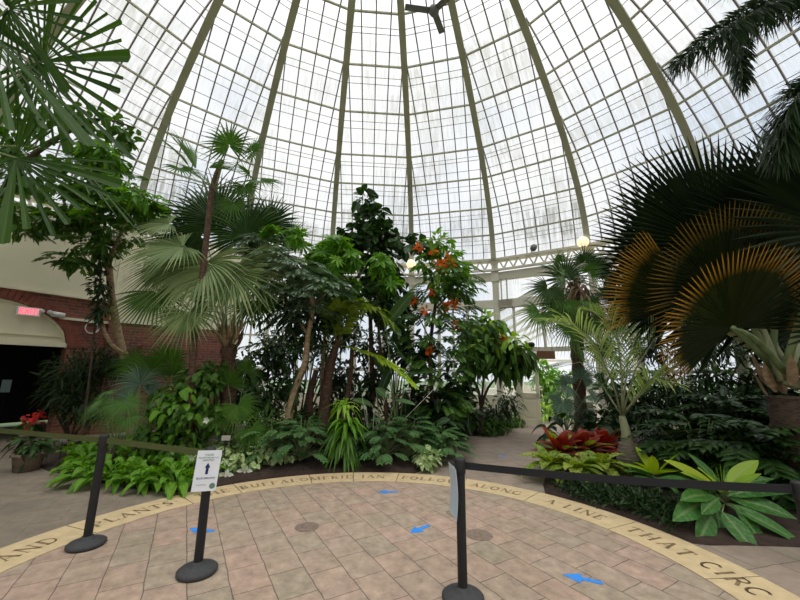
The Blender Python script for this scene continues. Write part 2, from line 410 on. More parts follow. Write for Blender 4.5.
def arc(a, b, sag=.15, n=7, bow=Z):
    a, b = V(a), V(b); L = (b - a).length
    return [a.lerp(b, i / n) + bow * (sag * L * math.sin(PI * i / n)) for i in range(n + 1)]

def pinnate(mb, pts, LL, W=.035, m=26, ang=55, droop=.35, rng=RN, start=.12, prof='lance', plumose=0.0, segs=3, lift=.2):
    # pts: rachis polyline, LL: longest leaflet
    pts = [V(p) for p in pts]
    seg = [0.0]
    for i in range(1, len(pts)): seg.append(seg[-1] + (pts[i] - pts[i - 1]).length)
    T = seg[-1]
    def at(t):
        s_ = t * T
        for i in range(1, len(pts)):
            if s_ <= seg[i] or i == len(pts) - 1:
                q = (s_ - seg[i - 1]) / max(1e-6, seg[i] - seg[i - 1]); return pts[i - 1].lerp(pts[i], q), (pts[i] - pts[i - 1]).normalized()
    for k in range(m):
        t = start + (1 - start) * (k + .5) / m
        p, tg = at(t)
        sd = tg.cross(Z); sd = sd.normalized() if sd.length > 1e-3 else V((1, 0, 0)); up = sd.cross(tg)
        ll = LL * (math.sin(PI * (0.12 + .80 * (t - start) / (1 - start))) ** .6) * rng.uniform(.9, 1.1)
        a = math.radians(ang * (1 - .45 * t) + rng.uniform(-5, 5))
        for s_ in (-1, 1):
            pl = rng.uniform(-plumose, plumose) * PI
            out = sd * s_ * math.cos(pl) + up * math.sin(pl)
            dd = tg * math.cos(a) + out * math.sin(a) + up * lift
            blade(mb, p, dd, up + rdir(rng) * .2, ll, W, prof, segs, droop * rng.uniform(.6, 1.3), .3, rng.random(), 0, 1)

def lobed(mb, base, d, n, L, W, m=7, droop=.25, rng=RN, rnd=.5):
    d = d.normalized()
    sd = d.cross(n).normalized(); up = sd.cross(d)
    blade(mb, base, d, n, L, W * .30, 'oval', 4, droop, .15, rnd)
    for k in range(m):
        t = .08 + .84 * k / (m - 1)
        p = base + d * (L * t) - Z * (droop * L * t * t)
        ll = W * .55 * (math.sin(PI * (.22 + .70 * (1 - t))) ** .7)
        for s_ in (-1, 1):
            a = math.radians(80 - 52 * t)
            dd = d * math.cos(a) + sd * s_ * math.sin(a) - Z * .12
            blade(mb, p, dd, n, ll, L / m * .95, 'strap', 3, .25, .15, rnd)

def crown(mb, blobs, n, L, W, prof='oval', rng=RN, droop=.25, segs=3, fold=.2, out=.7, whorl=0, shell=.5, down=.15, size=.3, flat=.6):
    tot = sum(r[0] * r[1] if isinstance(r, tuple) else r * r for c, r in blobs)
    for c, r in blobs:
        rx, rz = r if isinstance(r, tuple) else (r, r)
        k = max(1, int(n * rx * rz / tot))
        for i in range(k):
            q = rdir(rng); s_ = rng.random() ** shell
            p = c + V((q.x * rx, q.y * rx, q.z * rz)) * s_
            if whorl:
                ax = (q * out + Z * .5 + rdir(rng) * .4).normalized()
                a = ax.orthogonal().normalized(); b = ax.cross(a); a0 = rng.random() * 6; rr = rng.random()
                for j in range(whorl):
                    an = a0 + 2 * PI * j / whorl
                    dd = (a * math.cos(an) + b * math.sin(an)) + ax * .25
                    l = L * rng.uniform(1 - size, 1 + size)
                    blade(mb, p, dd, ax, l, W * l / L, prof, segs, droop, fold, min(1, max(0, rr + rng.uniform(-.2, .2))))
            else:
                dd = (q * out + rdir(rng) * .8 - Z * down)
                nn = (Z * flat + q * .5 + rdir(rng) * .35)
                l = L * rng.uniform(1 - size, 1 + size)
                blade(mb, p, dd, nn, l, W * l / L, prof, segs, droop, fold, rng.random())

def limb(mb, pts, r0, r1, n=8, wob=0.0, rng=RN, ring=0.0, sub=4):
    pts = [V(p) for p in pts]; P2 = []
    for i in range(len(pts) - 1):          # Catmull-Rom
        p0 = pts[max(0, i - 1)]; p1 = pts[i]; p2 = pts[i + 1]; p3 = pts[min(len(pts) - 1, i + 2)]
        for k in range(sub):
            t = k / sub
            P2.append(.5 * ((2 * p1) + (-p0 + p2) * t + (2 * p0 - 5 * p1 + 4 * p2 - p3) * t * t + (-p0 + 3 * p1 - 3 * p2 + p3) * t ** 3))
    P2.append(pts[-1])
    m = len(P2) - 1
    rad = [(r0 + (r1 - r0) * i / m) * (1 + (ring if i % 2 else -ring) + rng.uniform(-wob, wob)) for i in range(m + 1)]
    mb.tube(P2, rad, n)

def blob(x, y, r, Y, ry=None):
    c = P(x, y, Y)
    return (c, (px(r, c), px(ry or r, c)))

# ================================================================== SETTING
K = 1.12
C0 = V((-.332, 2.893, 0))                 # centre of the paved circle
CD = V((-.332 * K, 2.893 * K, 0))         # axis of the dome
RI, RO = 2.758, 3.232
N = 20
PH = math.radians(85.2)
A0 = 13.209 * K; RC = -4.676 * K; B0 = 5.617 * K; ZB = H + (5.088 - H) * K
def prof(t): return RC + A0 * math.cos(t), ZB + B0 * math.sin(t)
def ra(i): return PH - (i - 4) * 2 * PI / N
def rp(i, t):
    r, z = prof(t); a = ra(i); return V((CD.x + r * math.cos(a), CD.y + r * math.sin(a), z))
def corner(i, z=0.0, dr=0.0):
    r = prof(0)[0] + dr; a = ra(i); return V((CD.x + r * math.cos(a), CD.y + r * math.sin(a), z))
TT = [0, .14, .275, .41, .522, .659, .778, .883, .985, 1.085]

# ground and floors
def disc(mb, c, r0, r1, z, a0=0, a1=2 * PI, n=96, th=.05):
    vs, fs = [], []
    for i in range(n + 1):
        a = a0 + (a1 - a0) * i / n
        for r in (r0, r1):
            for zz in (z, z - th): vs.append(V((c.x + r * math.cos(a), c.y + r * math.sin(a), zz)))
    for i in range(n):
        o = 4 * i
        fs += [(o, o + 2, o + 6, o + 4), (o + 1, o + 5, o + 7, o + 3), (o + 2, o + 3, o + 7, o + 6), (o, o + 4, o + 5, o + 1)]
    fs += [(0, 1, 3, 2), (4 * n, 4 * n + 2, 4 * n + 3, 4 * n + 1)]
    mb.add(vs, fs)
m = MB(); disc(m, C0, 0.001, RI, 0.0, n=96); struct('floor', m, M['tile'])
m = MB(); disc(m, CD, 0.001, 13.0, -.055, n=64); struct('floor', m, M['pave'])
m = MB(); disc(m, C0, RO, 10.6, -.002, math.radians(26), math.radians(88), n=40); struct('floor', m, M['pink'])
m = MB(); disc(m, C0, RO, 6.5, -.002, math.radians(-60), math.radians(26), n=40); struct('floor', m, M['pink'])
m = MB(); disc(m, C0, RO, 6.5, -.006, math.radians(88), math.radians(300), n=60); struct('floor', m, M['pave'])
m = MB(); disc(m, CD, 6.0, 9.9, -.010, n=60); struct('floor', m, M['pave'])
m = MB(); disc(m, V((4, 16, 0)), 0.001, 7, -.016, n=30); struct('floor', m, M['pave'])
m = MB(); m.box((-80, -80, -.5), (80, 90, -.1)); o = m.build('lawn', M['grass']); o['kind'] = 'structure'

# sandstone ring with inscription --------------------------------------------------
def bez(cx, cy, rx, ry, a0, a1, n=10):
    return [(cx + rx * math.cos(math.radians(a0 + (a1 - a0) * i / n)), cy + ry * math.sin(math.radians(a0 + (a1 - a0) * i / n))) for i in range(n + 1)]
TK, TN = .17, .075
SER = .10
def st(x, y0=0, y1=1, w=TK): return [([(x, y0), (x, y1)], w), ([(x - SER, y0 + .03), (x + SER, y0 + .03)], .06), ([(x - SER, y1 - .03), (x + SER, y1 - .03)], .06)]
GL = {
    'A': (.80, [([(.1, 0), (.4, 1)], TN), ([(.4, 1), (.72, 0)], TK), ([(.22, .33), (.6, .33)], TN), ([(0, .03), (.2, .03)], .06), ([(.6, .03), (.84, .03)], .06)]),
    'N': (.84, st(.12, w=TN) + st(.74, w=TN) + [([(.12, 1), (.74, 0)], TK)]),
    'D': (.80, st(.14) + [([(.14, .96)] + bez(.34, .5, .40, .46, 90, -90) + [(.14, .04)], TN + .03)]),
    'P': (.66, st(.14) + [([(.14, .96)] + bez(.34, .72, .26, .24, 90, -90) + [(.14, .48)], TN + .02)]),
    'L': (.64, st(.14) + [([(.14, .04), (.6, .04), (.6, .22)], TN)]),
    'T': (.72, [([(.36, 0), (.36, 1)], TK), ([(.24, .03), (.48, .03)], .06), ([(.04, .78), (.04, .95), (.68, .95), (.68, .78)], TN)]),
    'S': (.56, [(bez(.28, .74, .20, .22, 20, 270) + bez(.28, .27, .22, .23, 90, -160), TK * .75)]),
    'H': (.86, st(.14) + st(.72) + [([(.14, .5), (.72, .5)], TN)]),
    'E': (.66, st(.14) + [([(.14, .96), (.58, .96), (.58, .8)], TN), ([(.14, .5), (.46, .5)], TN), ([(.14, .04), (.6, .04), (.6, .22)], TN)]),
    'B': (.70, st(.14) + [([(.14, .96)] + bez(.32, .74, .22, .22, 90, -90) + [(.14, .52)], TN + .02), ([(.14, .52)] + bez(.34, .28, .26, .24, 90, -90) + [(.14, .04)], TN + .02)]),
    'U': (.80, [([(.14, 1), (.14, .3)] + bez(.40, .3, .26, .26, 180, 360) + [(.66, 1)], TK * .75), ([(.02, .97), (.26, .97)], .06), ([(.56, .97), (.78, .97)], .06)]),
    'F': (.62, st(.14) + [([(.14, .96), (.58, .96), (.58, .8)], TN), ([(.14, .5), (.46, .5)], TN)]),
    'O': (.86, [(bez(.43, .5, .34, .46, 0, 360, 20), TK * .75)]),
    'M': (.98, st(.12, w=TN) + st(.86) + [([(.12, 1), (.48, .1)], TK), ([(.48, .1), (.86, 1)], TN)]),
    'R': (.74, st(.14) + [([(.14, .96)] + bez(.34, .74, .24, .22, 90, -90) + [(.14, .52)], TN + .02), ([(.36, .5), (.70, .02)], TK)]),
    'I': (.32, st(.16)),
    'C': (.74, [(bez(.42, .5, .34, .46, 50, 310, 16), TK * .75)]),
    'G': (.82, [(bez(.42, .5, .34, .46, 50, 330, 16) + [(.72, .45)], TK * .75)]),
    'W': (1.05, [([(.06, 1), (.30, 0)], TK), ([(.30, 0), (.54, 1)], TN), ([(.54, 1), (.76, 0)], TK), ([(.76, 0), (1.0, 1)], TN)]),
    '.': (.3, [([(.1, .5), (.22, .5)], .12)]), ' ': (.4, []),
}
def letters(mb, text, amid, rb, h, wscale, gap, z):       # reads from inside the circle, tops outward
    tot = sum(GL[c][0] * wscale * h for c in text) + gap * (len(text) - 1)
    pos = -tot / 2
    rm = rb + h / 2
    for ch in text:
        w, strokes = GL[ch]
        a_c = amid - (pos + w * wscale * h / 2) / rm
        rad = V((math.cos(a_c), math.sin(a_c), 0)); tan = V((math.sin(a_c), -math.cos(a_c), 0))
        for pts, sw in strokes:
            q = [C0 + tan * ((x - w / 2) * wscale * h) + rad * (rb + y * h) + Z * z for x, y in pts]
            for i in range(len(q) - 1):
                d = (q[i + 1] - q[i]); 
                if d.length < 1e-6: continue
                d.normalize(); nrm = Z.cross(d) * (sw * h / 2)
                e = d * (sw * h * .25)
                mb.add([q[i] - nrm - e, q[i + 1] - nrm + e, q[i + 1] + nrm + e, q[i] + nrm - e], [(0, 1, 2, 3)])
        pos += w * wscale * h + gap
stones = [(-45, -20, ''), (-20, 5.6, ''), (5.6, 25.2, ''), (25.2, 46.2, 'A LINE'), (46.2, 65, 'ALONG'), (65, 83.8, 'FOLLOW'), (83.8, 96.7, 'IAN.'), (96.7, 108.9, 'MERID'),
          (108.9, 128, 'BUFFALO'), (128, 139.9, 'THE'), (139.9, 159.7, 'PLANTS.'), (159.7, 176, 'AND'), (176, 200, ''), (200, 225, ''), (225, 250, ''), (250, 275, ''), (275, 300, ''), (300, 315, '')]
for k, (a0, a1, txt) in enumerate(stones):
    m = MB(); disc(m, C0, RI + .004, RO, .004, math.radians(a0 + .12), math.radians(a1 - .12), n=12, th=.05)
    b = struct('trim_%d' % (k + 1), m, M['band'])
    lm = MB()
    if txt: letters(lm, txt, math.radians((a0 + a1) / 2), RI + .155, .155, .95, .032, .0055)
    if (a0, a1) == (5.6, 25.2):
        letters(lm, 'THAT', math.radians(18.0), RI + .155, .16, .95, .045, .0055); letters(lm, 'CI', math.radians(8.3), RI + .155, .16, .95, .04, .0055)
    if (a0, a1) == (-20, 5.6): letters(lm, 'RC', math.radians(3.4), RI + .155, .16, .95, .02, .0055)
    if lm.v: lm.build('inscription', M['letter'], b)
m = MB(); disc(m, C0, RI - .004, RO + .006, -.004, n=128, th=.04); struct('trim_19', m, M['joint'])

# soil beds ------------------------------------------------------------------------
def smooth_poly(pts, it=2):
    for _ in range(it):
        q = []
        for i in range(len(pts)):
            a, b = V(pts[i]), V(pts[(i + 1) % len(pts)])
            q += [a.lerp(b, .25), a.lerp(b, .75)]
        pts = q
    return pts
def bed(name, pts, it=1, hgt=.075):
    pts = smooth_poly([(x, y) for x, y in pts], it)
    c = V((sum(p[0] for p in pts) / len(pts), sum(p[1] for p in pts) / len(pts)))
    m = MB(); n = len(pts); vs = []
    rings = [(1.0, -.04), (1.0, .004), (.97, .02), (.85, hgt * .7), (.5, hgt), (.05, hgt)]
    for s_, z in rings:
        for p in pts: q = c + (V((p[0], p[1])) - c) * s_; vs.append(V((q.x, q.y, z)))
    fs = [(i * n + k, i * n + (k + 1) % n, (i + 1) * n + (k + 1) % n, (i + 1) * n + k) for i in range(len(rings) - 1) for k in range(n)]
    fs.append(tuple((len(rings) - 1) * n + k for k in range(n)))
    m.add(vs, fs)
    o = m.build(name, M['soil'], None, True); o['kind'] = 'structure'; return o
def ringpt(a, r=RO + .03): return (C0.x + r * math.cos(math.radians(a)), C0.y + r * math.sin(math.radians(a)))
bed('soil_bed', [ringpt(a) for a in (78, 84, 90, 96, 102, 108, 114, 120, 126, 132, 138)] + [(-3.6, 5.2), (-4.6, 5.65), (-5.7, 6.1), (-6.6, 6.9), (-7.3, 8.3), (-6.6, 9.6), (-4.6, 11.2), (-1.5, 12.2), (1.2, 12.2), (2.9, 11.3), (2.3, 9.9), (1.35, 9.3), (.95, 7.5)])
bed('soil_bed', [ringpt(a) for a in (46, 42, 38, 34, 30, 26, 22, 18, 15)] + [(3.3, 3.75), (4.2, 3.7), (5.6, 3.6), (7.6, 3.9), (8.4, 5.5), (7.6, 8.4), (6.2, 10.0), (5.3, 10.2), (4.3, 9.5), (3.4, 8.3), (2.6, 6.6)][0:])
bed('soil_bed', [(-5.9, .5), (-4.2, .6), (-4.0, 2.0), (-4.4, 3.4), (-5.4, 4.2), (-6.6, 3.8), (-7.0, 2.0)])

# dome ---------------------------------------------------------------------------
for i in range(N):
    m = MB()
    pts = [rp(i, 1.10 * k / 22) for k in range(23)]
    a = ra(i); rad = V((math.cos(a), math.sin(a), 0))
    for k in range(22):
        t = (pts[k + 1] - pts[k]).normalized(); side = V((-rad.y, rad.x, 0)); nin = side.cross(t).normalized()
        if nin.dot(rad) > 0: nin = -nin
        m.beam(pts[k] + nin * .14 - t * .01, pts[k + 1] + nin * .14 + t * .01, .065, .22, nin)
        m.beam(pts[k] + nin * .26 - t * .01, pts[k + 1] + nin * .26 + t * .01, .17, .035, nin)
    struct('trim_%d' % (20 + i), m, M['rib'])

def setuv(ob, uvs):
    me = ob.data; ul = me.uv_layers.new(name='g')
    for lp in me.loops: ul.data[lp.index].uv = uvs[lp.vertex_index]

for i in range(N):                        # one glazed bay between two ribs
    gl, uvs = MB(), []
    bars, pur = MB(), MB()
    S = 24; L0 = 0.0; rows = []
    for k in range(S + 1):
        t = 1.09 * k / S
        a, b = rp(i, t), rp(i + 1, t)
        if k: L0 += ((a + b) / 2 - (rows[-1][0] + rows[-1][1]) / 2).length
        rows.append((a, b, L0))
    for a, b, l in rows:
        w = (b - a).length
        gl.v += [a, b]; gl.c += [(.5, .5, .5)] * 2; uvs += [(-w / 2 + i * 7.48, l + i * 3.1), (w / 2 + i * 7.48, l + i * 3.1)]
    for k in range(S): gl.f.append((2 * k, 2 * k + 1, 2 * k + 3, 2 * k + 2)); gl.m.append(0)
    def surf(off, t):
        a, b = rp(i, t), rp(i + 1, t); return (a + b) / 2 + (b - a).normalized() * off
    mid0 = (rp(i, 0) + rp(i + 1, 0)) / 2
    inward = (CD - V((mid0.x, mid0.y, 0))).normalized()
    for j in range(-3, 4):
        off = j * .374
        k = 0
        while k < 30:
            t0, t1 = 1.09 * k / 30, 1.09 * (k + 1) / 30
            hw = (rp(i, t1) - rp(i + 1, t1)).length / 2
            if abs(off) > hw - .02: break
            p0, p1 = surf(off, t0), surf(off, t1)
            tt = (p1 - p0).normalized(); nn = (rp(i + 1, t0) - rp(i, t0)).cross(tt).normalized()
            if nn.dot(inward) < 0: nn = -nn
            bars.beam(p0 + nn * .025, p1 + nn * .025, .029, .05, nn)
            k += 1
        if abs(off) <= hw + .3 and k < 30:    # run the last length up to the rib
            pass
    for q, t in enumerate(TT):
        a, b = rp(i, t), rp(i + 1, t)
        if q: pur.beam(a + inward * .10 - Z * .02, b + inward * .10 - Z * .02, .04, .045)
        if q:                                    # slim tie rod just below each purlin
            for dt in (-.033,):
                a2, b2 = rp(i, t + dt), rp(i + 1, t + dt); pur.beam(a2 + inward * .16, b2 + inward * .16, .012, .012)
        t1 = TT[q + 1] if q + 1 < len(TT) else 1.09
        for fr in (.34, .67):
            t2 = t + (t1 - t) * fr
            a, b = rp(i, t2), rp(i + 1, t2); bars.beam(a + inward * .01, b + inward * .01, .010, .014)
    w = struct('window_%d' % (i + 1), gl, M['domeglass']); setuv(w, uvs)
    bars.build('glazing_bar', M['bar'], w); pur.build('purlin', M['rib'], w)
# crown ring of the dome and its lantern
m = MB(); r_, z_ = prof(1.09)
m.lathe([(r_ + .1, z_ - .15), (r_ - .15, z_ - .15), (r_ - .15, z_ + .9), (r_ + .1, z_ + .9), (r_ + .1, z_ - .15)], 20, (CD.x, CD.y, 0)); struct('trim_45', m, M['rib'])
m = MB(); m.lathe([(r_ + .1, z_ + .9), (r_ * .6, z_ + 1.3), (.02, z_ + 1.6)], 20, (CD.x, CD.y, 0)); o = struct('window_21', m, M['domeglass']); setuv(o, [(p.x, p.y) for p in m.v])

# ring truss + drum
tr = MB()
for i in range(N):
    a, b = corner(i, 0, -.12), corner(i + 1, 0, -.12)
    tr.beam(a + Z * (ZB - .02), b + Z * (ZB - .02), .10, .08)
    tr.beam(a + Z * (ZB - .40), b + Z * (ZB - .40), .10, .07)
    nz = 9
    for k in range(nz):
        p0, p1 = a.lerp(b, k / nz), a.lerp(b, (k + .5) / nz); p2 = a.lerp(b, (k + 1) / nz)
        tr.beam(p0 + Z * (ZB - .38), p1 + Z * (ZB - .05), .05, .05); tr.beam(p1 + Z * (ZB - .05), p2 + Z * (ZB - .38), .05, .05)
    a, b = corner(i, 0, .05), corner(i + 1, 0, .05)
    tr.beam(a + Z * (ZB - .60), b + Z * (ZB - .60), .25, .26)
    tr.beam(a + Z * (ZB - .03), b + Z * (ZB - .03), .10, .10)
struct('trim_46', tr, M['truss'])
for i in range(N):
    if i in (0, 1, 19): continue
    m = MB(); a = corner(i); rz = ra(i)
    m.box((-.11, -.10, 0), (.11, .10, ZB - .1), rz, a)
    m.box((-.13, -.13, 0), (.13, .13, .35), rz, a); m.box((-.13, -.13, ZB - .8), (.13, .13, ZB - .45), rz, a)
    struct('trim_%d' % (50 + i), m, M['truss'])

Z_SILL, Z_T0, Z_T1, Z_TOP = .85, 3.78, 4.06, ZB - .70
wn = 22
def window_facet(i, s0=0.0, s1=1.0, kz=Z_SILL, nm=6, lower=True):
    global wn
    a, b = corner(i), corner(i + 1)
    a, b = a.lerp(b, s0), a.lerp(b, s1); d = (b - a); L = d.length; d.normalize()
    rz = math.atan2(d.y, d.x)
    w = MB(); uvs = []
    for z0, z1 in ((kz, Z_T0), (Z_T1, Z_TOP)):
        o = len(w.v); w.add([a + Z * z0, b + Z * z0, b + Z * z1, a + Z * z1], [(0, 1, 2, 3)]); uvs += [(i * 5, z0), (i * 5 + L, z0), (i * 5 + L, z1), (i * 5, z1)]
    g = struct('window_%d' % wn, w, M['wallglass']); setuv(g, uvs); wn += 1
    m = MB()
    m.box((0, -.10, Z_T0), (L, .10, Z_T1), rz, a)
    m.box((0, -.06, kz - .06), (L, .10, kz + .05), rz, a)
    for k in range(1, nm):
        x = L * k / nm
        wd = .055 if k % 2 == 0 else .03
        m.box((x - wd, -.045, kz), (x + wd, .045, Z_T0), rz, a)
    for k in (1, 2):
        x = L * k / 3; m.box((x - .02, -.02, Z_T1), (x + .02, .02, Z_TOP), rz, a)
    m.box((0, -.03, 1.63), (L, .03, 1.71), rz, a)
    m.box((0, -.02, 2.72), (L, .02, 2.77), rz, a)
    m.build('window_frame', M['truss'], g)
    k = MB(); k.box((0, -.07, 0), (L, .07, kz - .06), rz, a)
    for q in range(nm): x0, x1 = L * q / nm + .06, L * (q + 1) / nm - .06; k.box((x0, -.085, .12), (x1, .085, kz - .16), rz, a)
    return k
DOOR_S0, DOOR_S1 = .42, .97
for i in range(2, 19):
    if i == 5: continue
    k = window_facet(i); struct('wall_drum_%d' % i, k, M['cream'])
# facet with the doorway into the next house
a, b = corner(5), corner(6); d = (b - a); L = d.length; d.normalize(); rz = math.atan2(d.y, d.x)
k = window_facet(5, 0, .19, nm=1); struct('wall_drum_5', k, M['cream'])
m = MB(); uvs = []
m.add([a + Z * 2.35, b + Z * 2.35, b + Z * Z_T0, a + Z * Z_T0], [(0, 1, 2, 3)]); uvs += [(30, 2.3), (33, 2.3), (33, 3.8), (30, 3.8)]
m.add([a + Z * Z_T1, b + Z * Z_T1, b + Z * Z_TOP, a + Z * Z_TOP], [(0, 1, 2, 3)]); uvs += [(30, 4.1), (33, 4.1), (33, 4.7), (30, 4.7)]
g = struct('window_60', m, M['wallglass']); setuv(g, uvs)
m = MB()
m.box((0, -.10, Z_T0), (L, .10, Z_T1), rz, a); m.box((L * .19, -.06, 2.28), (L, .06, 2.42), rz, a)
for s_ in (.19, .5, .8): m.box((L * s_ - .035, -.05, 2.35), (L * s_ + .035, .05, Z_T0), rz, a)
m.build('window_frame', M['truss'], g)
m = MB()
for s_ in (.19, .97): m.box((L * s_ - .06, -.08, 0), (L * s_ + .06, .08, 2.35), rz, a)
struct('trim_80', m, M['truss'])
# door leaf folded open against the glazing
dm = MB(); x0, x1 = L * .215, L * .415
dm.box((x0, -.14, .02), (x0 + .10, -.09, 2.25), rz, a); dm.box((x1 - .10, -.14, .02), (x1, -.09, 2.25), rz, a)
for z0, z1 in ((.02, .22), (.86, 1.0), (2.1, 2.25)): dm.box((x0, -.14, z0), (x1, -.09, z1), rz, a)
dm.box((x0 + .08, -.125, .2), (x1 - .08, -.105, .9), rz, a)
dm.box((x0 + .16, -.135, .30), (x1 - .16, -.095, .78), rz, a)
door = struct('door_1', dm, M['cream'])
gp = MB(); R_ = Matrix.Rotation(rz, 3, 'Z')
gp.add([R_ @ V((x, -.115, z)) + a for x, z in ((x0 + .1, 1.0), (x1 - .1, 1.0), (x1 - .1, 2.1), (x0 + .1, 2.1))], [(0, 1, 2, 3)])
o = gp.build('pane', M['wallglass'], door); setuv(o, [(0, 0), (.5, 0), (.5, 1), (0, 1)])
hd = MB(); hd.tube([R_ @ V((x1 - .05, -.16, 1.0)) + a, R_ @ V((x1 - .05, -.19, 1.0)) + a, R_ @ V((x1 - .15, -.19, 1.0)) + a], .01); hd.build('door_handle', M['metal'], door)

# brick and plaster walls on the left -----------------------------------------------
Q1 = corner(1); Q2 = corner(2); Q0 = corner(0)
dl = (Q0 - Q1); dl.z = 0; dl.normalize()
rzl = math.atan2(dl.y, dl.x)
def lw(s_, z, off=0.0):                       # run s metres from Q1 along the wall, off = into the room (+)
    n_ = V((dl.y, -dl.x, 0));
    if n_.dot(CD - Q1) < 0: n_ = -n_
    return V((Q1.x, Q1.y, 0)) + dl * s_ + n_ * off + Z * z
AC, AH, AR, AZ = 2.40, 1.5, 1.0, 2.10
m = MB(); WT = 3.31; LW = 6.4
xs = [AC - AH + 2 * AH * k / 28 for k in range(29)]
def archz(x, hw=AH, rise=AR): q = max(0, 1 - ((x - AC) / hw) ** 2); return AZ + rise * math.sqrt(q)
def quad(mb, ps): mb.add(ps, [tuple(range(len(ps)))])
for off in (.0, -.3):
    quad(m, [lw(0, 0, off), lw(AC - AH, 0, off), lw(AC - AH, WT, off), lw(0, WT, off)])
    quad(m, [lw(AC + AH, 0, off), lw(LW, 0, off), lw(LW, WT, off), lw(AC + AH, WT, off)])
    for k in range(28): quad(m, [lw(xs[k], archz(xs[k]), off), lw(xs[k + 1], archz(xs[k + 1]), off), lw(xs[k + 1], WT, off), lw(xs[k], WT, off)])
for k in range(28): quad(m, [lw(xs[k], archz(xs[k]), 0), lw(xs[k + 1], archz(xs[k + 1]), 0), lw(xs[k + 1], archz(xs[k + 1]), -.3), lw(xs[k], archz(xs[k]), -.3)])
for x in (AC - AH, AC + AH): quad(m, [lw(x, 0, 0), lw(x, AZ, 0), lw(x, AZ, -.3), lw(x, 0, -.3)])
wl = struct('wall_left', m, M['brick'])
m = MB()                                        # ring of voussoir bricks round the arch
for k in range(46):
    t0 = PI * (k + .08) / 46; t1 = PI * (k + .92) / 46
    ps = []
    for off in (.02, -.02):
        for t_, e in ((t0, 0), (t1, 0), (t1, .26), (t0, .26)):
            ps.append(lw(AC + (AH + e) * math.cos(t_), AZ + (AR + e) * math.sin(t_), off))
    m.add(ps, [(0, 1, 2, 3), (4, 7, 6, 5), (0, 4, 5, 1), (1, 5, 6, 2), (2, 6, 7, 3), (3, 7, 4, 0)])
m.build('arch_brick', M['voussoir'], wl)
m = MB()                                        # plaster above, slightly proud
m.beam(lw(0, (WT + ZB) / 2 - .1, -.1), lw(LW, (WT + ZB) / 2 - .1, -.1), .30, ZB - WT - .2)
m.beam(lw(0, WT + .02, .06), lw(LW, WT + .02, .06), .06, .05)
struct('wall_left_plaster', m, M['cream'])
m = MB()                                        # tympanum panel
vs = [lw(x, AZ, -.08) for x in (xs[0], xs[-1])]
vs = [lw(x, AZ, -.08) for x in xs] + [lw(x, max(AZ + .001, archz(x)), -.08) for x in xs]
m.add(vs, [(k, k + 1, 30 + k, 29 + k) for k in range(28)])
m.beam(lw(xs[0], AZ + .04, -.05), lw(xs[-1], AZ + .04, -.05), .1, .10)
m.beam(lw(xs[0] + .1, AZ + .24, -.06), lw(xs[-1] - .1, AZ + .24, -.06), .06, .03)
m.tube([lw(x, archz(x) - .03, -.05) for x in xs], .03, 6)
struct('trim_81', m, M['cream'])
m = MB()                                        # unlit vestibule beyond the opening, its shade put into near-black walls
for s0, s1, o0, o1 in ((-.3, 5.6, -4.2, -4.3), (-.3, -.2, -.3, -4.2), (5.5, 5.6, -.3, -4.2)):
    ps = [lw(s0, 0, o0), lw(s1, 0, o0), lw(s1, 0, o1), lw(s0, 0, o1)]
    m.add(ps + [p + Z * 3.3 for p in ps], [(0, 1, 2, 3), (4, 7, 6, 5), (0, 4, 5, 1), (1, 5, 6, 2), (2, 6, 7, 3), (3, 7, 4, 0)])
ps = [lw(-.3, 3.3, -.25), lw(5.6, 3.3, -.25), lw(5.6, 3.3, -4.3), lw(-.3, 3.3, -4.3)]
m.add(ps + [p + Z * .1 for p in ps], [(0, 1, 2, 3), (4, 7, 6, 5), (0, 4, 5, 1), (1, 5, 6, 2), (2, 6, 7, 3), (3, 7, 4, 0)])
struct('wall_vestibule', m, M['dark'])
m = MB(); m.beam(lw(LW, 2.7, 0), corner(18) + Z * 2.7, .2, 5.4); struct('wall_left_return', m, M['cream'])
# second facet: brick below, plaster above
m = MB(); m.beam(V((Q1.x, Q1.y, 1.4)), V((Q2.x, Q2.y, 1.4)), .3, 2.8); m.box((-.16, -.16, 0), (.16, .16, 2.85), ra(1), Q1); m.box((-.16, -.16, 2.8), (.16, .16, 2.85), ra(1), Q1); struct('wall_left_brick', m, M['brick2'])
m = MB(); m.beam(V((Q1.x, Q1.y, (2.8 + ZB) / 2 - .1)), V((Q2.x, Q2.y, (2.8 + ZB) / 2 - .1)), .36, ZB - 2.8 - .2); m.box((-.16, -.16, 2.85), (.16, .16, ZB - .1), ra(1), Q1); struct('wall_left_plaster', m, M['cream'])
# conduit on the brick
m = MB(); m.beam(lw(.0, 2.78, .03), lw(1.15, 2.78, .03), .05, .06); t = thing('conduit', 'cream conduit running across the brick beside the arch', 'conduit', lw(.6, 2.7, .03)); part('pipe', m, M['cream'], t)
# next house beyond the doorway
def facet_out(s_, off, z):                      # coordinates beyond facet 5
    n_ = V((d.y, -d.x, 0))
    if n_.dot(CD - a) > 0: n_ = -n_
    return V((a.x, a.y, 0)) + d * s_ + n_ * off + Z * z
m = MB()
for s_ in (-1.2, 3.9):
    for k in range(6): m.beam(facet_out(s_, .3 + k * 1.6, 0), facet_out(s_, .3 + k * 1.6, 3.2), .1, .1, d)
    m.beam(facet_out(s_, .3, .5), facet_out(s_, 8.3, .5), .12, 1.0); m.beam(facet_out(s_, .3, 3.2), facet_out(s_, 8.3, 3.2), .12, .12)
for k in range(6):
    m.beam(facet_out(-1.2, .3 + k * 1.6, 3.2), facet_out(1.35, .3 + k * 1.6, 4.4), .08, .12); m.beam(facet_out(3.9, .3 + k * 1.6, 3.2), facet_out(1.35, .3 + k * 1.6, 4.4), .08, .12)
m.beam(facet_out(-1.2, 8.3, .5), facet_out(3.9, 8.3, .5), .12, 1.0); m.beam(facet_out(-1.2, 8.3, 2.3), facet_out(3.9, 8.3, 2.3), .1, .1)
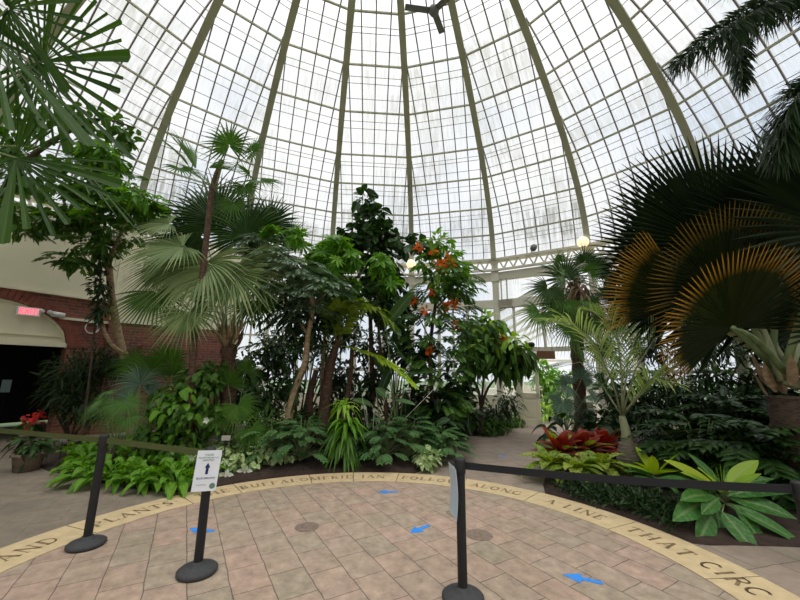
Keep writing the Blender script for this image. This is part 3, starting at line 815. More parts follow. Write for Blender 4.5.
for k in range(5): m.beam(facet_out(-1.2 + k * 1.275, 8.3, 0), facet_out(-1.2 + k * 1.275, 8.3, 3.4), .08, .08, d)
struct('wall_back', m, M['truss'])


# ================================================================== OBJECTS
# stanchions -----------------------------------------------------------------------
def stanchion(base, label, hgt=.93, belt=None, beltmat=None, top=None):
    t = thing('stanchion', label, 'stanchion', base, 'belt barrier posts')
    m = MB(); m.lathe([(.001, 0), (.138, 0), (.147, .012), (.147, .03), (.132, .042), (.08, .056), (.05, .068), (.045, .085), (.001, .085)], 40, base); part('base', m, M['basegrey'], t, True)
    m = MB(); m.lathe([(.034, .06), (.034, hgt - .09)], 24, base); part('post', m, M['black'], t, True)
    m = MB(); m.lathe([(.001, hgt - .105), (.039, hgt - .105), (.040, hgt - .10), (.040, hgt - .012), (.034, hgt), (.001, hgt)], 24, base); part('belt_housing', m, M['black'], t, True)
    if belt:
        for (q, sag) in belt:
            z0 = hgt - .05; a_ = V(base) + Z * z0; b_ = V(q); m = MB(); n_ = 14
            dd = (b_ - a_); dd.z = 0; dd.normalize(); s_ = V((-dd.y, dd.x, 0)) * .0015
            vs = []
            for k in range(n_ + 1):
                p = (a_ + dd * .035).lerp(b_ - dd * .035, k / n_) - Z * sag * math.sin(PI * k / n_)
                vs += [p - Z * .025 - s_, p + Z * .025 - s_, p + Z * .025 + s_, p - Z * .025 + s_]
            m.add(vs, [(4 * k + j, 4 * k + (j + 1) % 4, 4 * k + 4 + (j + 1) % 4, 4 * k + 4 + j) for k in range(n_) for j in range(4)] + [(3, 2, 1, 0), (4 * n_, 4 * n_ + 1, 4 * n_ + 2, 4 * n_ + 3)])
            part('belt', m, beltmat, t)
    return t
SL, SM, SR = G(86, 546), G(197, 573), G(463, 600)
hs = .93
SM2 = V((SM.x, SM.y, 0)); 
p_out = PZ(-60, 425, hs - .05); q_r = PZ(800, 487, .90)
SX = V((p_out.x, p_out.y, 0)); SE = V((q_r.x, q_r.y, 0))
stanchion(SL, 'black belt post at left standing on the edge of the pale stone ring', .95, [((SX.x, SX.y, hs - .05), .0)], M['gbelt'])
stanchion(SM, 'black belt post carrying the white arrow sign', .93, [((SL.x, SL.y, .90), .0)], M['gbelt'])
stanchion(SX, 'black belt post beyond the left edge holding the end of the green belt', .93)
SRt = stanchion(SR, 'black belt post in the middle with a bluish sign seen edge on', .93, [((SE.x, SE.y, .885), .02)], M['belt'])
stanchion(SE, 'black belt post at the right edge beside the broad-leaved plants', .93, [((SE.x + 1.2, SE.y - 1.6, .88), .02)], M['belt'])
# signs
def sheet(name, label, o, ex, ey, w, h, curve=0.0, content=True, cat='sign'):
    # o = lower-left corner, ex/ey unit axes
    t = thing(name, label, cat, o)
    nrm = ex.cross(ey).normalized(); m = MB(); n_ = 8; vs = []
    for k in range(n_ + 1):
        v = k / n_; off = nrm * curve * math.sin(PI * v)
        for u in (0, 1):
            for th_ in (-.0015, .0015): vs.append(o + ex * (w * u) + ey * (h * v) + off + nrm * th_)
    fs = []
    for k in range(n_):
        b_ = 4 * k; fs += [(b_ + 1, b_ + 3, b_ + 7, b_ + 5), (b_, b_ + 4, b_ + 6, b_ + 2), (b_, b_ + 1, b_ + 5, b_ + 4), (b_ + 2, b_ + 6, b_ + 7, b_ + 3)]
    fs += [(0, 2, 3, 1), (4 * n_, 4 * n_ + 1, 4 * n_ + 3, 4 * n_ + 2)]
    m.add(vs, fs); part('panel', m, M['paper'] if content else M['curl'], t)
    return t, nrm
def txt(t, name, s, o, ex, ey, nrm, u, v, size, m_):
    c = bpy.data.curves.new(name, 'FONT'); c.body = s; c.size = size; c.align_x = 'CENTER'; c.extrude = .0006
    c.materials.append(m_)
    ob = bpy.data.objects.new(name, c); COL.objects.link(ob)
    R_ = Matrix((ex, ey, nrm)).transposed().to_4x4(); 
    pos = o + ex * u + ey * v + nrm * .003
    me = bpy.data.meshes.new_from_object(ob); COL.objects.unlink(ob); bpy.data.objects.remove(ob)
    o2 = bpy.data.objects.new(name, me); COL.objects.link(o2); o2.parent = t
    o2.matrix_local = Matrix.Translation(pos - t.location) @ R_
    return o2
toc = (CAM - V((SM.x, SM.y, H))); toc.normalize()
ex = V((-toc.y, toc.x, 0)); ex = ex if ex.x > 0 else -ex
ex = (ex + V((0, 0, -.06))).normalized(); ey = (Z + V((.09, 0.02, 0))).normalized(); ey = (ey - ex * ey.dot(ex)).normalized()
W_, H_ = .178, .31
oS = V((SM.x, SM.y, 0)) + toc * .05 - ex * (W_ / 2 + .02) + Z * .605
ts_, nr = sheet('arrow_sign', 'white sheet sign with a dark blue arrow pointing up, on the left-centre post', oS, ex, ey, W_, H_)
for s_, v_, sz, mm in (('PLEASE', .270, .020, 'ink_green'), ('FOLLOW THE ONE WAY', .249, .0135, 'ink_green'), ('DIRECTION', .230, .016, 'ink_green'), ('BLUE ARROWS', .092, .020, 'ink'), ('THANK YOU', .045, .012, 'iron')):
    txt(ts_, 'lettering', s_, oS, ex, ey, nr, W_ / 2 if v_ > .06 else W_ * .36, v_, sz, M[mm])
m = MB(); q = lambda u, v: oS + ex * u + ey * v + nr * .003
m.add([q(.079, .128), q(.099, .128), q(.099, .180), q(.079, .180)], [(0, 1, 2, 3)]); m.add([q(.069, .178), q(.109, .178), q(.089, .215)], [(0, 1, 2)])
part('arrow', m, M['ink'], ts_)
m = MB(); m.add([q(.146 + .022 * math.cos(k * PI / 8), .038 + .022 * math.sin(k * PI / 8)) for k in range(16)], [tuple(range(16))]); part('emblem', m, M['ink_green'], ts_)
ex2 = V((.10, -.99, 0)).normalized(); ex2 = ex2; ey2 = Z.copy()
oR = V((SR.x - .072, SR.y + .10, .54))
sheet('curled_sign', 'bluish plastic sign seen edge on, curling off the middle post', oR, ex2, ey2, .215, .34, -.012, False)

# floor marks ------------------------------------------------------------------------
def tape_arrow(px_, tip, label, sc=.85, z=.003):
    c = G(*px_); e = G(*tip); dd = (e - c); dd.z = 0; dd.normalize(); nn = V((-dd.y, dd.x, 0)); m = MB()
    def q(u, v): p = c + dd * (u * sc) + nn * (v * sc); p.z = z; return p
    poly = [(-.16, -.028), (.02, -.03), (.01, -.085), (.09, -.045), (.17, .005), (.10, .05), (.015, .09), (.02, .03), (-.16, .025)]
    vs = [q(u, v) for u, v in poly]; n_ = len(vs)
    m.add(vs + [p - Z * .002 for p in vs], [tuple(range(n_))] + [(i, i + n_, (i + 1) % n_ + n_, (i + 1) % n_) for i in range(n_)])
    o = m.build('floor_arrow', M['tape']); tag(o, label, 'floor arrow', 'blue tape arrows on the paving')
tape_arrow((388, 492), (375, 492), 'blue tape arrow on the paving nearest the inner edge of the stone ring')
tape_arrow((420, 529), (412, 532), 'blue tape arrow left of the middle belt post, near the orange-brown stain')
tape_arrow((583, 579), (570, 576), 'blue tape arrow in the foreground right of the middle belt post')
tape_arrow((202, 530), (194, 529), 'blue tape arrow partly hidden behind the post with the arrow sign')
tape_arrow((503, 456), (495, 456), 'pale blue tape arrow on the path beyond the stone ring', .62, .002)
def cover(px_, r, label):
    c = G(*px_); m = MB(); m.lathe([(r + .012, -.01), (r + .012, .002), (r, .004), (r * .95, .0035), (.001, .0035)], 28, (c.x, c.y, 0)); tag(m.build('drain_cover', M['iron']), label, 'drain cover', 'round covers in the paving')
cover((307, 527), .112, 'round brown drain cover left of the centre of the paving')
cover((479, 535), .120, 'round brown drain cover just right of the middle belt post')
m = MB(); c = G(458, 514); pts = [c + V((.11 * math.cos(a_) * (1 + .2 * math.sin(3 * a_)), .13 * math.sin(a_), .003)) for a_ in [math.radians(60 + 22 * k) for k in range(12)]]
for i in range(11):
    dd = (pts[i + 1] - pts[i]).normalized(); nn = Z.cross(dd) * .012; m.add([pts[i] - nn, pts[i + 1] - nn, pts[i + 1] + nn, pts[i] + nn], [(0, 1, 2, 3)])
m.build('trim_90', M['iron'])['kind'] = 'structure'

# things on the left wall ----------------------------------------------------------------
def wpt(x, y):                        # photo direction onto the left wall plane
    dd = ray(x, y); n_ = V((dl.y, -dl.x, 0)); t_ = n_.dot(V((Q1.x, Q1.y, H)) - CAM) / n_.dot(dd); p = CAM + dd * t_
    return (p - V((Q1.x, Q1.y, 0))).dot(dl), p.z
s_, z_ = wpt(27, 312)
t = thing('exit_sign', 'white exit sign with glowing red letters over the arched opening', 'exit sign', lw(s_, z_, .1))
nin = lw(0, 0, 1) - lw(0, 0, 0)
m = MB(); m.beam(lw(s_ - .20, z_, .12), lw(s_ + .20, z_, .12), .05, .20); part('housing', m, M['white'], t)
m = MB(); m.beam(lw(s_ - .165, z_, .148), lw(s_ + .165, z_, .148), .006, .155); part('face', m, M['exitface'], t)
m = MB(); 
def L_(seg): 
    for (u0, v0), (u1, v1) in seg: m.beam(lw(s_ - u0, z_ + v0, .155), lw(s_ - u1, z_ + v1, .155), .006, .018) if abs(u1 - u0) > 1e-4 and abs(v1 - v0) < 1e-4 else m.beam(lw(s_ - u0, z_ + v0, .155), lw(s_ - u1, z_ + v1, .155), .018, .006, nin)
hh = .055
L_([((-.145, -hh), (-.145, hh)), ((-.145, hh), (-.085, hh)), ((-.145, 0), (-.095, 0)), ((-.145, -hh), (-.085, -hh))])
L_([((-.065, -hh), (-.005, hh)), ((-.065, hh), (-.005, -hh))])
L_([((.025, -hh), (.025, hh))])
L_([((.09, -hh), (.09, hh)), ((.055, hh), (.125, hh))])
part('lettering', m, M['exit'], t)
m = MB(); m.beam(lw(s_, z_ + .1, .1), lw(s_, z_ + .1, 0), .03, .03); part('bracket', m, M['black'], t)
s_, z_ = wpt(51, 314)
t = thing('emergency_light', 'white twin-head emergency light between the exit sign and the conduit', 'emergency light', lw(s_, z_, .12))
m = MB(); m.tube([lw(s_ - .22, z_ - .02, .10), lw(s_ + .02, z_, .10)], .065, 12); part('battery_case', m, M['white'], t, True)
for u in (.05, .18):
    m = MB(); m.tube([lw(s_ + u, z_ + .05, .10), lw(s_ + u + .03, z_ + .01, .22)], [.03, .05], 12); part('lamp_head', m, M['white'], t, True)
s_, z_ = wpt(91, 328)
t = thing('hose_loop', 'pale coiled hose hanging on the brick beside the dark vine', 'hose', lw(s_, z_, .05))
m = MB()
for k in range(2): m.tube([lw(s_ + (.13 + .01 * k) * math.cos(a_), z_ + .14 * math.sin(a_), .05 + .03 * k) for a_ in [2 * PI * j / 20 for j in range(21)]], .013, 6, False)
part('hose', m, M['white'], t, True)
m = MB(); m.beam(lw(s_, z_ + .14, 0), lw(s_, z_ + .14, .09), .03, .03); part('hook', m, M['metal'], t)
# notice inside the dark opening
p = P(6, 386, 9.6); t = thing('notice', 'small pale notice showing in the dark arched opening', 'notice', p - Z * .15)
m = MB(); m.beam(p - Z * .16, p + Z * .16, .20, .01, V((.3, -1, 0)).normalized()); part('panel', m, M['notice'], t)
m = MB(); m.beam(V((p.x, p.y + .02, 0)), p + Z * .1 + V((0, .02, 0)), .03, .02, V((0, 1, 0))); part('stand_post', m, M['black'], t)
# pot with dark plant at left
def pot(name, label, base, r, h, mt, cat='plant pot', group=None):
    t = thing(name, label, cat, base, group)
    m = MB(); m.lathe([(.001, 0), (r * .78, 0), (r * .95, h * .8), (r, h * .82), (r * 1.03, h), (r * .9, h), (r * .88, h * .9), (.001, h * .9)], 28, base); part('pot', m, mt, t, True)
    return t
b_ = G(26, 470)
t = pot('potted_plant', 'round stone pot of dark drooping leaves beside the path at far left', b_, .20, .26, M['stonepot'], 'potted plant')
m = MB(); crown(m, [(b_ + Z * .40, (.24, .13))], 80, .18, .08, 'lance', droop=.6, segs=4); part('foliage', m, M['g_dark'], t)
b_ = V((-7.55, 7.35, 0)); b_ = P(29, 442, 7.6); b_.z = 0
t = thing('flower_display', 'red flowering plant on a low stand before the dark opening', 'potted plant', b_)
zt = P(29, 433, 7.6).z
m = MB(); m.lathe([(.001, zt - .04), (.17, zt - .04), (.17, zt), (.001, zt)], 20, b_); m.lathe([(.05, 0), (.04, zt - .04)], 10, b_); m.lathe([(.2, 0), (.2, .03), (.05, .05)], 16, b_); part('stand', m, M['stonepot'], t)
m = MB(); m.lathe([(.001, zt), (.10, zt), (.13, zt + .14), (.001, zt + .14)], 14, b_); part('pot', m, M['dark'], t)
m = MB(); crown(m, [(b_ + Z * (zt + .2), (.22, .10))], 30, .22, .08, 'lance'); part('foliage', m, M['g_dark'], t)
m = MB(); crown(m, [(b_ + Z * (zt + .26), (.16, .12)), (b_ + V((.06, 0, zt + .40)), (.08, .06))], 40, .13, .08, 'oval'); part('flower', m, M['pink_fl'], t)

# ceiling fan
c = P(434, 11, 6.3); up_z = prof(.8)[1]
t = thing('ceiling_fan', 'grey three-blade ceiling fan hanging high under the glass', 'ceiling fan', c)
m = MB(); m.lathe([(.001, -.10), (.07, -.10), (.11, -.03), (.11, .06), (.04, .12), (.001, .12)], 20, c); part('motor', m, M['fan'], t, True)
m = MB(); top = rp(4, .95).lerp(rp(5, .95), .5); topc = V((c.x, c.y, c.z + 2.4)); m.tube([c + Z * .1, topc], .018, 8); part('downrod', m, M['fan'], t)
for tp in ((405, 7), (442, 33), (459, -13)):
    e = P(*tp, 6.3); e = PZ(*tp, c.z); dd = (e - c); dd.z = 0; L1 = dd.length; dd.normalize(); m = MB()
    m.beam(c + dd * .09, c + dd * (L1), .14, .012); m.beam(c + dd * .05, c + dd * .25, .04, .03); part('blade', m, M['fan'], t)
m = MB(); m.beam(topc + V((-1.6, 0, 0)), topc + V((1.6, 0, 0)), .05, .05)
# globes on the columns
def globe(xy, i, label):
    Q_ = corner(i, 0, -.42); dd = ray(*xy); sc_ = math.hypot(Q_.x, Q_.y) / math.hypot(dd.x, dd.y); p = CAM + dd * sc_
    t = thing('globe_lamp', label, 'lamp', p, 'globe lamps on the dome columns')
    m = MB(); m.ball(p, .17, 10); part('globe', m, M['globe'], t, True)
    m = MB(); w_ = corner(i, p.z - .3); m.tube([w_, w_.lerp(V((p.x, p.y, p.z - .3)), .8), V((p.x, p.y, p.z - .28)), V((p.x, p.y, p.z - .15))], .025, 8); m.lathe([(.07, -.2), (.08, -.15), (.001, -.15)], 12, p); part('bracket', m, M['truss'], t)
globe((411, 264), 4, 'round glowing globe lamp on the column behind the orange flowers')
globe((583, 242), 6, 'round glowing globe lamp above the doorway column on the right')
# speaker disc on the truss
p = P(534, 247, 10.9); t = thing('round_speaker', 'small grey round speaker on the truss ring', 'speaker', p)
m = MB(); m.tube([p, p + V((.03, .16, 0))], .10, 16); part('cone', m, M['fan'], t, True)
m = MB(); m.tube([p + V((.02, .1, 0)), p + V((.1, .6, -.05))], .02, 6); part('bracket', m, M['fan'], t)
# hanging sign over doorway
p = P(546, 355, 11.0); t = thing('hanging_sign', 'brown board sign hanging over the doorway to the next house', 'sign', p)
m = MB(); m.beam(p - V((.27, 0, 0)), p + V((.27, 0, 0)), .04, .24); part('board', m, M['brownsign'], t)
m = MB(); m.tube([p + V((-.2, 0, .1)), p + V((-.2, 0, .9))], .008, 5); m.tube([p + V((.2, 0, .1)), p + V((.2, 0, .9))], .008, 5); part('hanger', m, M['fan'], t)
p = P(532, 345, 11.2); t = thing('black_lamp', 'small round black lamp by the doorway glazing', 'lamp', p)
m = MB(); m.tube([p, p + V((.0, .22, .05))], [.09, .06], 14); part('shade', m, M['black'], t, True)
m = MB(); m.tube([p + V((0, .2, 0)), p + V((-.05, .5, 0))], .02, 6); part('arm', m, M['black'], t)
# cream box near right trunk
b_ = P(583, 424, 9.3); b_.z = .1; w_ = px(9, b_)
m = MB(); m.box((-w_, -.15, 0), (w_, .15, P(583, 402, 9.3).z - .1), .3, b_); m.box((-w_ - .02, -.17, P(583, 402, 9.3).z - .14), (w_ + .02, .17, P(583, 402, 9.3).z - .1), .3, b_)
tag(m.build('utility_box', M['cream']), 'cream utility box beside the hairy palm trunk near the doorway', 'utility box')
# plant label stake
b_ = G(222, 476); b_.z = .05; zt = P(222, 438, b_.y).z
t = thing('plant_label', 'small metal plant label on a thin stake behind the arrow sign', 'plant label', b_)
m = MB(); m.tube([b_, V((b_.x, b_.y, zt - .03))], .007, 6); part('stake', m, M['black'], t)
c = V((b_.x, b_.y, zt)); m = MB(); m.beam(c - V((.065, .01, .0)), c + V((.065, .01, 0)), .006, .075); part('plate', m, M['metal'], t)
b_ = G(58, 465); b_.z = .03
t = thing('plant_label', 'plain metal plant label near the stone pot at far left', 'plant label', b_)
m = MB(); m.tube([b_, b_ + Z * .35], .006, 6); part('stake', m, M['black'], t)
m = MB(); m.beam(b_ + V((-.05, 0, .36)), b_ + V((.05, 0, .36)), .006, .05); part('plate', m, M['metal'], t)
b_ = G(456, 440); b_.z = .04
t = pot('planter', 'small terracotta pot on the bed edge beside the path', b_, .16, .26, M['terracotta'])
m = MB(); crown(m, [(b_ + Z * .42, (.3, .2))], 60, .28, .10, 'lance', droop=.5, segs=4); part('foliage', m, M['g_dark'], t)

# ================================================================== PLANTS
def plant(name, label, cat, base, group=None): return thing(name, label, cat, V((base[0], base[1], base[2] if len(base) > 2 else .08)), group)

def frond_fan(t, hub, tip, origin, n, mt, nseg=34, spread=280, split=.5, droop=.15, cup=.12, pr=.012, pmat='stem', sag=.12, rng=RN, **kw):
    d_ = tip - hub; R_ = d_.length
    m = MB(); fan(m, hub, d_, n, R_, nseg, spread, split, droop, cup=cup, rng=rng, **kw)
    o = part('frond', m, M[mt], t)
    if origin is not None:
        m = MB(); m.tube(arc(origin, hub, sag, 6), [pr * 1.6, pr * 1.4, pr * 1.2, pr * 1.1, pr, pr * .9, pr * .8], 5)
        part('petiole', m, M[pmat], o, True)
    return o

# ---- 1. overhead fan palm at top left
Y1 = 3.1
tb = P(-75, 600, Y1); tb = V((-4.85, 2.9, .08))
t = plant('ribbon_fan_palm', 'tall fan palm arching in at upper left with loose ribbon-like leaf segments', 'palm', tb)
m = MB(); limb(m, [tb, tb + V((.05, 0, 1.5)), tb + V((.15, .05, 3.2))], .09, .06, 10, .03, ring=.06); part('trunk', m, M['bark_dark'], t, True)
ct = tb + V((.15, .05, 3.2))
for hx, tx, Yh, n_, spr, sp_, R_ in (((43, 62), (137, 68), 3.1, V((.2, -1, -.3)), 21, 330, 1.0), ((8, 8), (100, 20), 2.9, V((.1, -1, -.5)), 18, 250, 1.0), ((16, 158), (36, 240), 2.7, V((.5, -1, -.1)), 24, 165, 1.0), ((16, 158), (50, 118), 2.75, V((.5, -1, -.1)), 24, 60, 1.0), ((16, 158), (62, 178), 2.75, V((.5, -1, -.1)), 24, 50, 1.0), ((-14, 30), (58, 150), 2.8, V((.9, -.5, .3)), 16, 55, 1.0), ((68, 152), (110, 214), 3.3, V((1.0, .1, .55)), 18, 60, 1.0)):
    hub = P(*hx, Yh); tip = P(*tx, Yh - .05); R0 = (tip - hub).length; m = MB()
    d_ = (tip - hub).normalized(); nn = (n_ - d_ * n_.dot(d_)).normalized(); sd = d_.cross(nn); rng = random.Random(int(hx[0] * 7 + hx[1]))
    ns_ = max(8, int(34 * sp_ / 330)); st_ = math.radians(sp_) / ns_
    for k in range(ns_):
        ph = -math.radians(sp_) / 2 + (k + .5 + rng.uniform(-.15, .15)) * st_
        wd = .80 if k % 7 == 2 else rng.uniform(.20, .42)
        dr = (d_ * math.cos(ph) + sd * math.sin(ph) + nn * .08).normalized()
        blade(m, hub + dr * .02, dr, nn, R0 * (1 - .12 * (abs(ph) / PI)) * rng.uniform(.86, 1.02), R0 * st_ * wd, 'blunt', 5, rng.uniform(.02, .10), .35, rng.random())
    o = part('frond', m, M['g_licuala'], t)
    m = MB(); m.tube(arc(ct, hub, .12, 7), [.014, .013, .012, .011, .010, .009, .009, .008], 6); part('petiole', m, M['stem'], o, True)

# ---- 2. broadleaf trees upper left
b_ = P(135, 420, 7.9); b_.z = .1
t = plant('feathery_tree', 'slim pale-barked tree before the brick wall with bright green leaf sprays', 'tree', b_)
tp = [b_, P(133, 380, 7.9), P(122, 350, 7.8), P(112, 300, 7.7), P(108, 262, 7.5), P(97, 235, 7.4), P(92, 200, 7.3), P(98, 165, 7.2)]
m = MB(); limb(m, tp, .10, .035, 9, .04); limb(m, [P(126, 355, 7.8), P(112, 345, 7.6), P(102, 325, 7.5), P(100, 300, 7.4)], .05, .03, 7); limb(m, [tp[4], P(125, 225, 7.3), P(138, 205, 7.2)], .04, .02, 6); limb(m, [tp[5], P(65, 215, 7.2), P(30, 190, 7.1)], .04, .015, 6)
part('trunk', m, M['bark_tan'], t, True)
rng = random.Random(21)
def sprays(blobs, per, L_, ll, w_, n_, droop=.25):
    m = MB()
    for c_, r_ in blobs:
        for k in range(per):
            q = rdir(rng); p = c_ + V((q.x * r_[0], q.y * r_[0], q.z * r_[1])) * rng.random() ** .4
            e = p + V((q.x + rng.uniform(-.4, .4), q.y - .1 + rng.uniform(-.4, .4), .05)).normalized() * L_ * rng.uniform(.7, 1.2) - Z * .12
            pinnate(m, arc(p, e, .12, 4), ll, w_, n_, 62, droop, rng, .1)
    return m
part('foliage', sprays([blob(102, 160, 18, 7.2), blob(88, 190, 16, 7.2), blob(118, 200, 26, 7.2, 18), blob(135, 210, 16, 7.1, 12), blob(95, 222, 24, 7.3, 16), blob(60, 225, 18, 7.2, 8), blob(78, 262, 15, 7.3, 9), blob(100, 242, 15, 7.3, 12), blob(14, 232, 18, 7.1, 6), blob(130, 230, 16, 7.2, 10), blob(35, 218, 18, 7.1, 8), blob(65, 195, 14, 7.2, 12)], 14, .38, .19, .07, 6), M['g_mid'], t)
m = MB(); crown(m, [blob(102, 155, 20, 7.2, 18), blob(88, 190, 18, 7.2, 16), blob(118, 195, 24, 7.2, 16), blob(136, 208, 15, 7.1, 11), blob(95, 220, 24, 7.3, 14), blob(60, 222, 20, 7.2, 9), blob(75, 258, 14, 7.3, 10), blob(102, 245, 12, 7.3, 14), blob(16, 228, 18, 7.1, 8)], 1300, .19, .075, 'lance', rng, droop=.5, flat=.1, down=.3); part('foliage', m, M['g_mid'], t)
part('young_leaves', sprays([blob(102, 158, 16, 7.0, 14), blob(135, 200, 20, 6.9, 9), blob(95, 185, 14, 7.0, 12), blob(120, 212, 20, 6.9, 10), blob(75, 215, 14, 7.0, 8)], 10, .36, .19, .07, 6), M['g_bright'], t, label='lighter green leaf sprays')
m = MB(); crown(m, [blob(102, 152, 17, 7.0, 13), blob(136, 200, 18, 6.9, 9), blob(118, 185, 12, 7.0, 9)], 320, .19, .075, 'lance', rng, droop=.5, flat=.1, down=.2); part('young_leaves', m, M['g_bright'], t, label='lighter green leaf sprays')
b_ = P(-28, 440, 6.6); b_.z = .1; b_ = V((-6.55, 5.2, 0))
t = plant('round_leaved_tree', 'tree with rounded dark leaves reaching in behind the overhead fan palm', 'tree', b_)
m = MB(); limb(m, [b_, b_ + V((.1, 0, 1.8)), P(-20, 240, 5.6), P(10, 180, 5.5), P(40, 150, 5.3), P(95, 120, 5.2), P(135, 128, 5.2)], .09, .012, 8, .03); limb(m, [P(10, 180, 5.5), P(20, 130, 5.3), P(40, 108, 5.3)], .03, .01, 6); part('trunk', m, M['bark_dark'], t, True)
m = MB(); crown(m, [blob(8, 215, 20, 5.4, 18), blob(20, 180, 24, 5.4, 16), blob(12, 150, 18, 5.4), blob(55, 112, 20, 5.2, 7), blob(85, 118, 22, 5.2, 9), blob(118, 128, 17, 5.2, 10), blob(128, 142, 9, 5.2, 9), blob(60, 165, 12, 5.3, 14), blob(30, 120, 14, 5.2, 12)], 380, .14, .13, 'heart', random.Random(5), droop=.3, segs=4); part('foliage', m, M['g_mid'], t)
# vine on the tree trunk
b_ = P(100, 345, 7.35); b2 = P(103, 275, 7.35)
t = plant('climbing_vine', 'dark glossy vine clump clinging to the pale tree trunk by the brick wall', 'vine', b_)
m = MB(); m.tube(arc(V((b_.x, b_.y, .1)), P(102, 262, 7.4), .01, 8), .02, 6); part('stem', m, M['bark_dark'], t)
m = MB(); crown(m, [blob(101, 262, 7, 7.35, 12), blob(100, 285, 9, 7.35, 14), blob(101, 308, 9, 7.35, 16)], 420, .11, .05, 'lance', random.Random(9), droop=.5); part('foliage', m, M['g_deep'], t)

# ---- 3. tall slim fan palm
b_ = P(190, 440, 6.2); b_.z = .1
t = plant('slender_fan_palm', 'tallest slim palm on the left, reddish trunk, small dark fans at its top', 'palm', b_)
tp = [b_, P(194, 340, 6.2), P(203, 270, 6.2), P(209, 215, 6.2), P(213, 185, 6.2), P(222, 160, 6.2)]
m = MB(); limb(m, tp, .062, .045, 10, .08, ring=.08, sub=8); part('trunk', m, M['bark_red'], t, True)
ct = P(214, 190, 6.2); rng = random.Random(31)
for hx, tx, n_, spr, sp_ in (((229, 146), (224, 116), V((.1, -1, .1)), 26, 300), ((252, 152), (268, 138), V((-.2, -1, .3)), 26, 300), ((260, 181), (282, 186), V((0, -.6, .8)), 24, 250), ((244, 186), (243, 205), V((0, -1, .2)), 24, 260), ((233, 203), (228, 222), V((.1, -.7, .5)), 24, 250), ((205, 182), (175, 160), V((.2, -.15, .9)), 22, 90), ((196, 170), (170, 122), V((.9, -.2, .35)), 22, 60), ((190, 168), (152, 130), V((.3, -.1, .9)), 22, 60), ((180, 168), (190, 178), V((0, -.4, .9)), 20, 240), ((150, 180), (126, 176), V((0, -.2, .9)), 20, 120), ((250, 175), (230, 162), V((0, -.15, 1)), 20, 200), ((208, 168), (245, 165), V((.1, -.1, .9)), 20, 60)):
    yy = rng.uniform(5.9, 6.5)
    frond_fan(t, P(*hx, yy), P(*tx, yy - .1), ct, n_, 'g_mid', spr, sp_, .42, .25, pr=.008, sag=.08, rng=rng)

# ---- 4. large pale fan palm
b_ = P(228, 440, 6.9); b_.z = .1
t = plant('pale_fan_palm', 'broad fan palm left of centre with big pale grey-green pleated fans', 'palm', b_)
m = MB(); limb(m, [b_, P(228, 400, 6.9), P(229, 345, 6.9)], .13, .14, 12, .08, ring=.1, sub=6); part('trunk', m, M['bark_red'], t, True)
m = MB()
ct = P(229, 345, 6.9)
for k in range(14):
    a_ = k * 2.4; q = ct + V((.1 * math.cos(a_), .1 * math.sin(a_), -.10 + .02 * k))
    blade(m, q, V((.45 * math.cos(a_), .45 * math.sin(a_), 1)), V((math.cos(a_), math.sin(a_), 0)), .40, .13, 'strap', 3, 0, .5, RN.random())
part('leaf_boot', m, M['bark_tan'], t)
rng = random.Random(41)
for hx, tx, yh, yt, n_, mt, spr, sp_, spl in (
        ((183, 247), (118, 262), 6.5, 6.1, V((-.15, -.75, .65)), 'g_pale', 46, 230, .55),
        ((206, 262), (178, 320), 6.4, 6.0, V((-.2, -.8, .45)), 'g_pale', 42, 250, .55),
        ((231, 272), (238, 326), 6.3, 6.0, V((.0, -.9, .4)), 'g_pale', 44, 260, .5),
        ((248, 262), (282, 300), 6.6, 6.3, V((.2, -.9, .3)), 'g_pale', 40, 240, .5),
        ((170, 224), (128, 232), 6.9, 6.7, V((0, -.7, .7)), 'g_pale', 40, 220, .5),
        ((246, 236), (262, 186), 7.2, 7.3, V((.1, -1, .1)), 'g_dark', 44, 300, .5),
        ((204, 236), (152, 206), 7.4, 7.5, V((0, -1, 0)), 'g_dark', 46, 260, .45),
        ((268, 226), (283, 192), 7.4, 7.5, V((0, -1, .1)), 'g_dark', 36, 240, .5),
        ((216, 222), (186, 178), 7.2, 7.3, V((-.2, -1, .2)), 'g_dark', 38, 210, .5),
        ((157, 291), (158, 331), 6.5, 6.2, V((0, -1, .35)), 'g_mid', 34, 220, .5),
        ((188, 312), (186, 348), 6.1, 5.9, V((.1, -1, .3)), 'g_pale', 34, 240, .5),
        ((285, 282), (302, 300), 7.6, 7.4, V((0, -.8, .5)), 'g_blue', 34, 240, .5),
        ((284, 246), (300, 212), 7.6, 7.7, V((.1, -1, .1)), 'g_blue', 22, 80, .5),
        ((255, 300), (278, 322), 7.4, 7.2, V((.1, -.9, .4)), 'g_mid', 34, 240, .5),
        ((172, 262), (135, 305), 6.9, 6.7, V((-.2, -.9, .3)), 'g_pale', 38, 200, .5)):
    frond_fan(t, P(*hx, yh), P(*tx, yt), ct + rdir(rng) * .06, n_, mt, spr, sp_, spl, .22, pr=.013, sag=.06, pmat='petiole_pale', rng=rng)

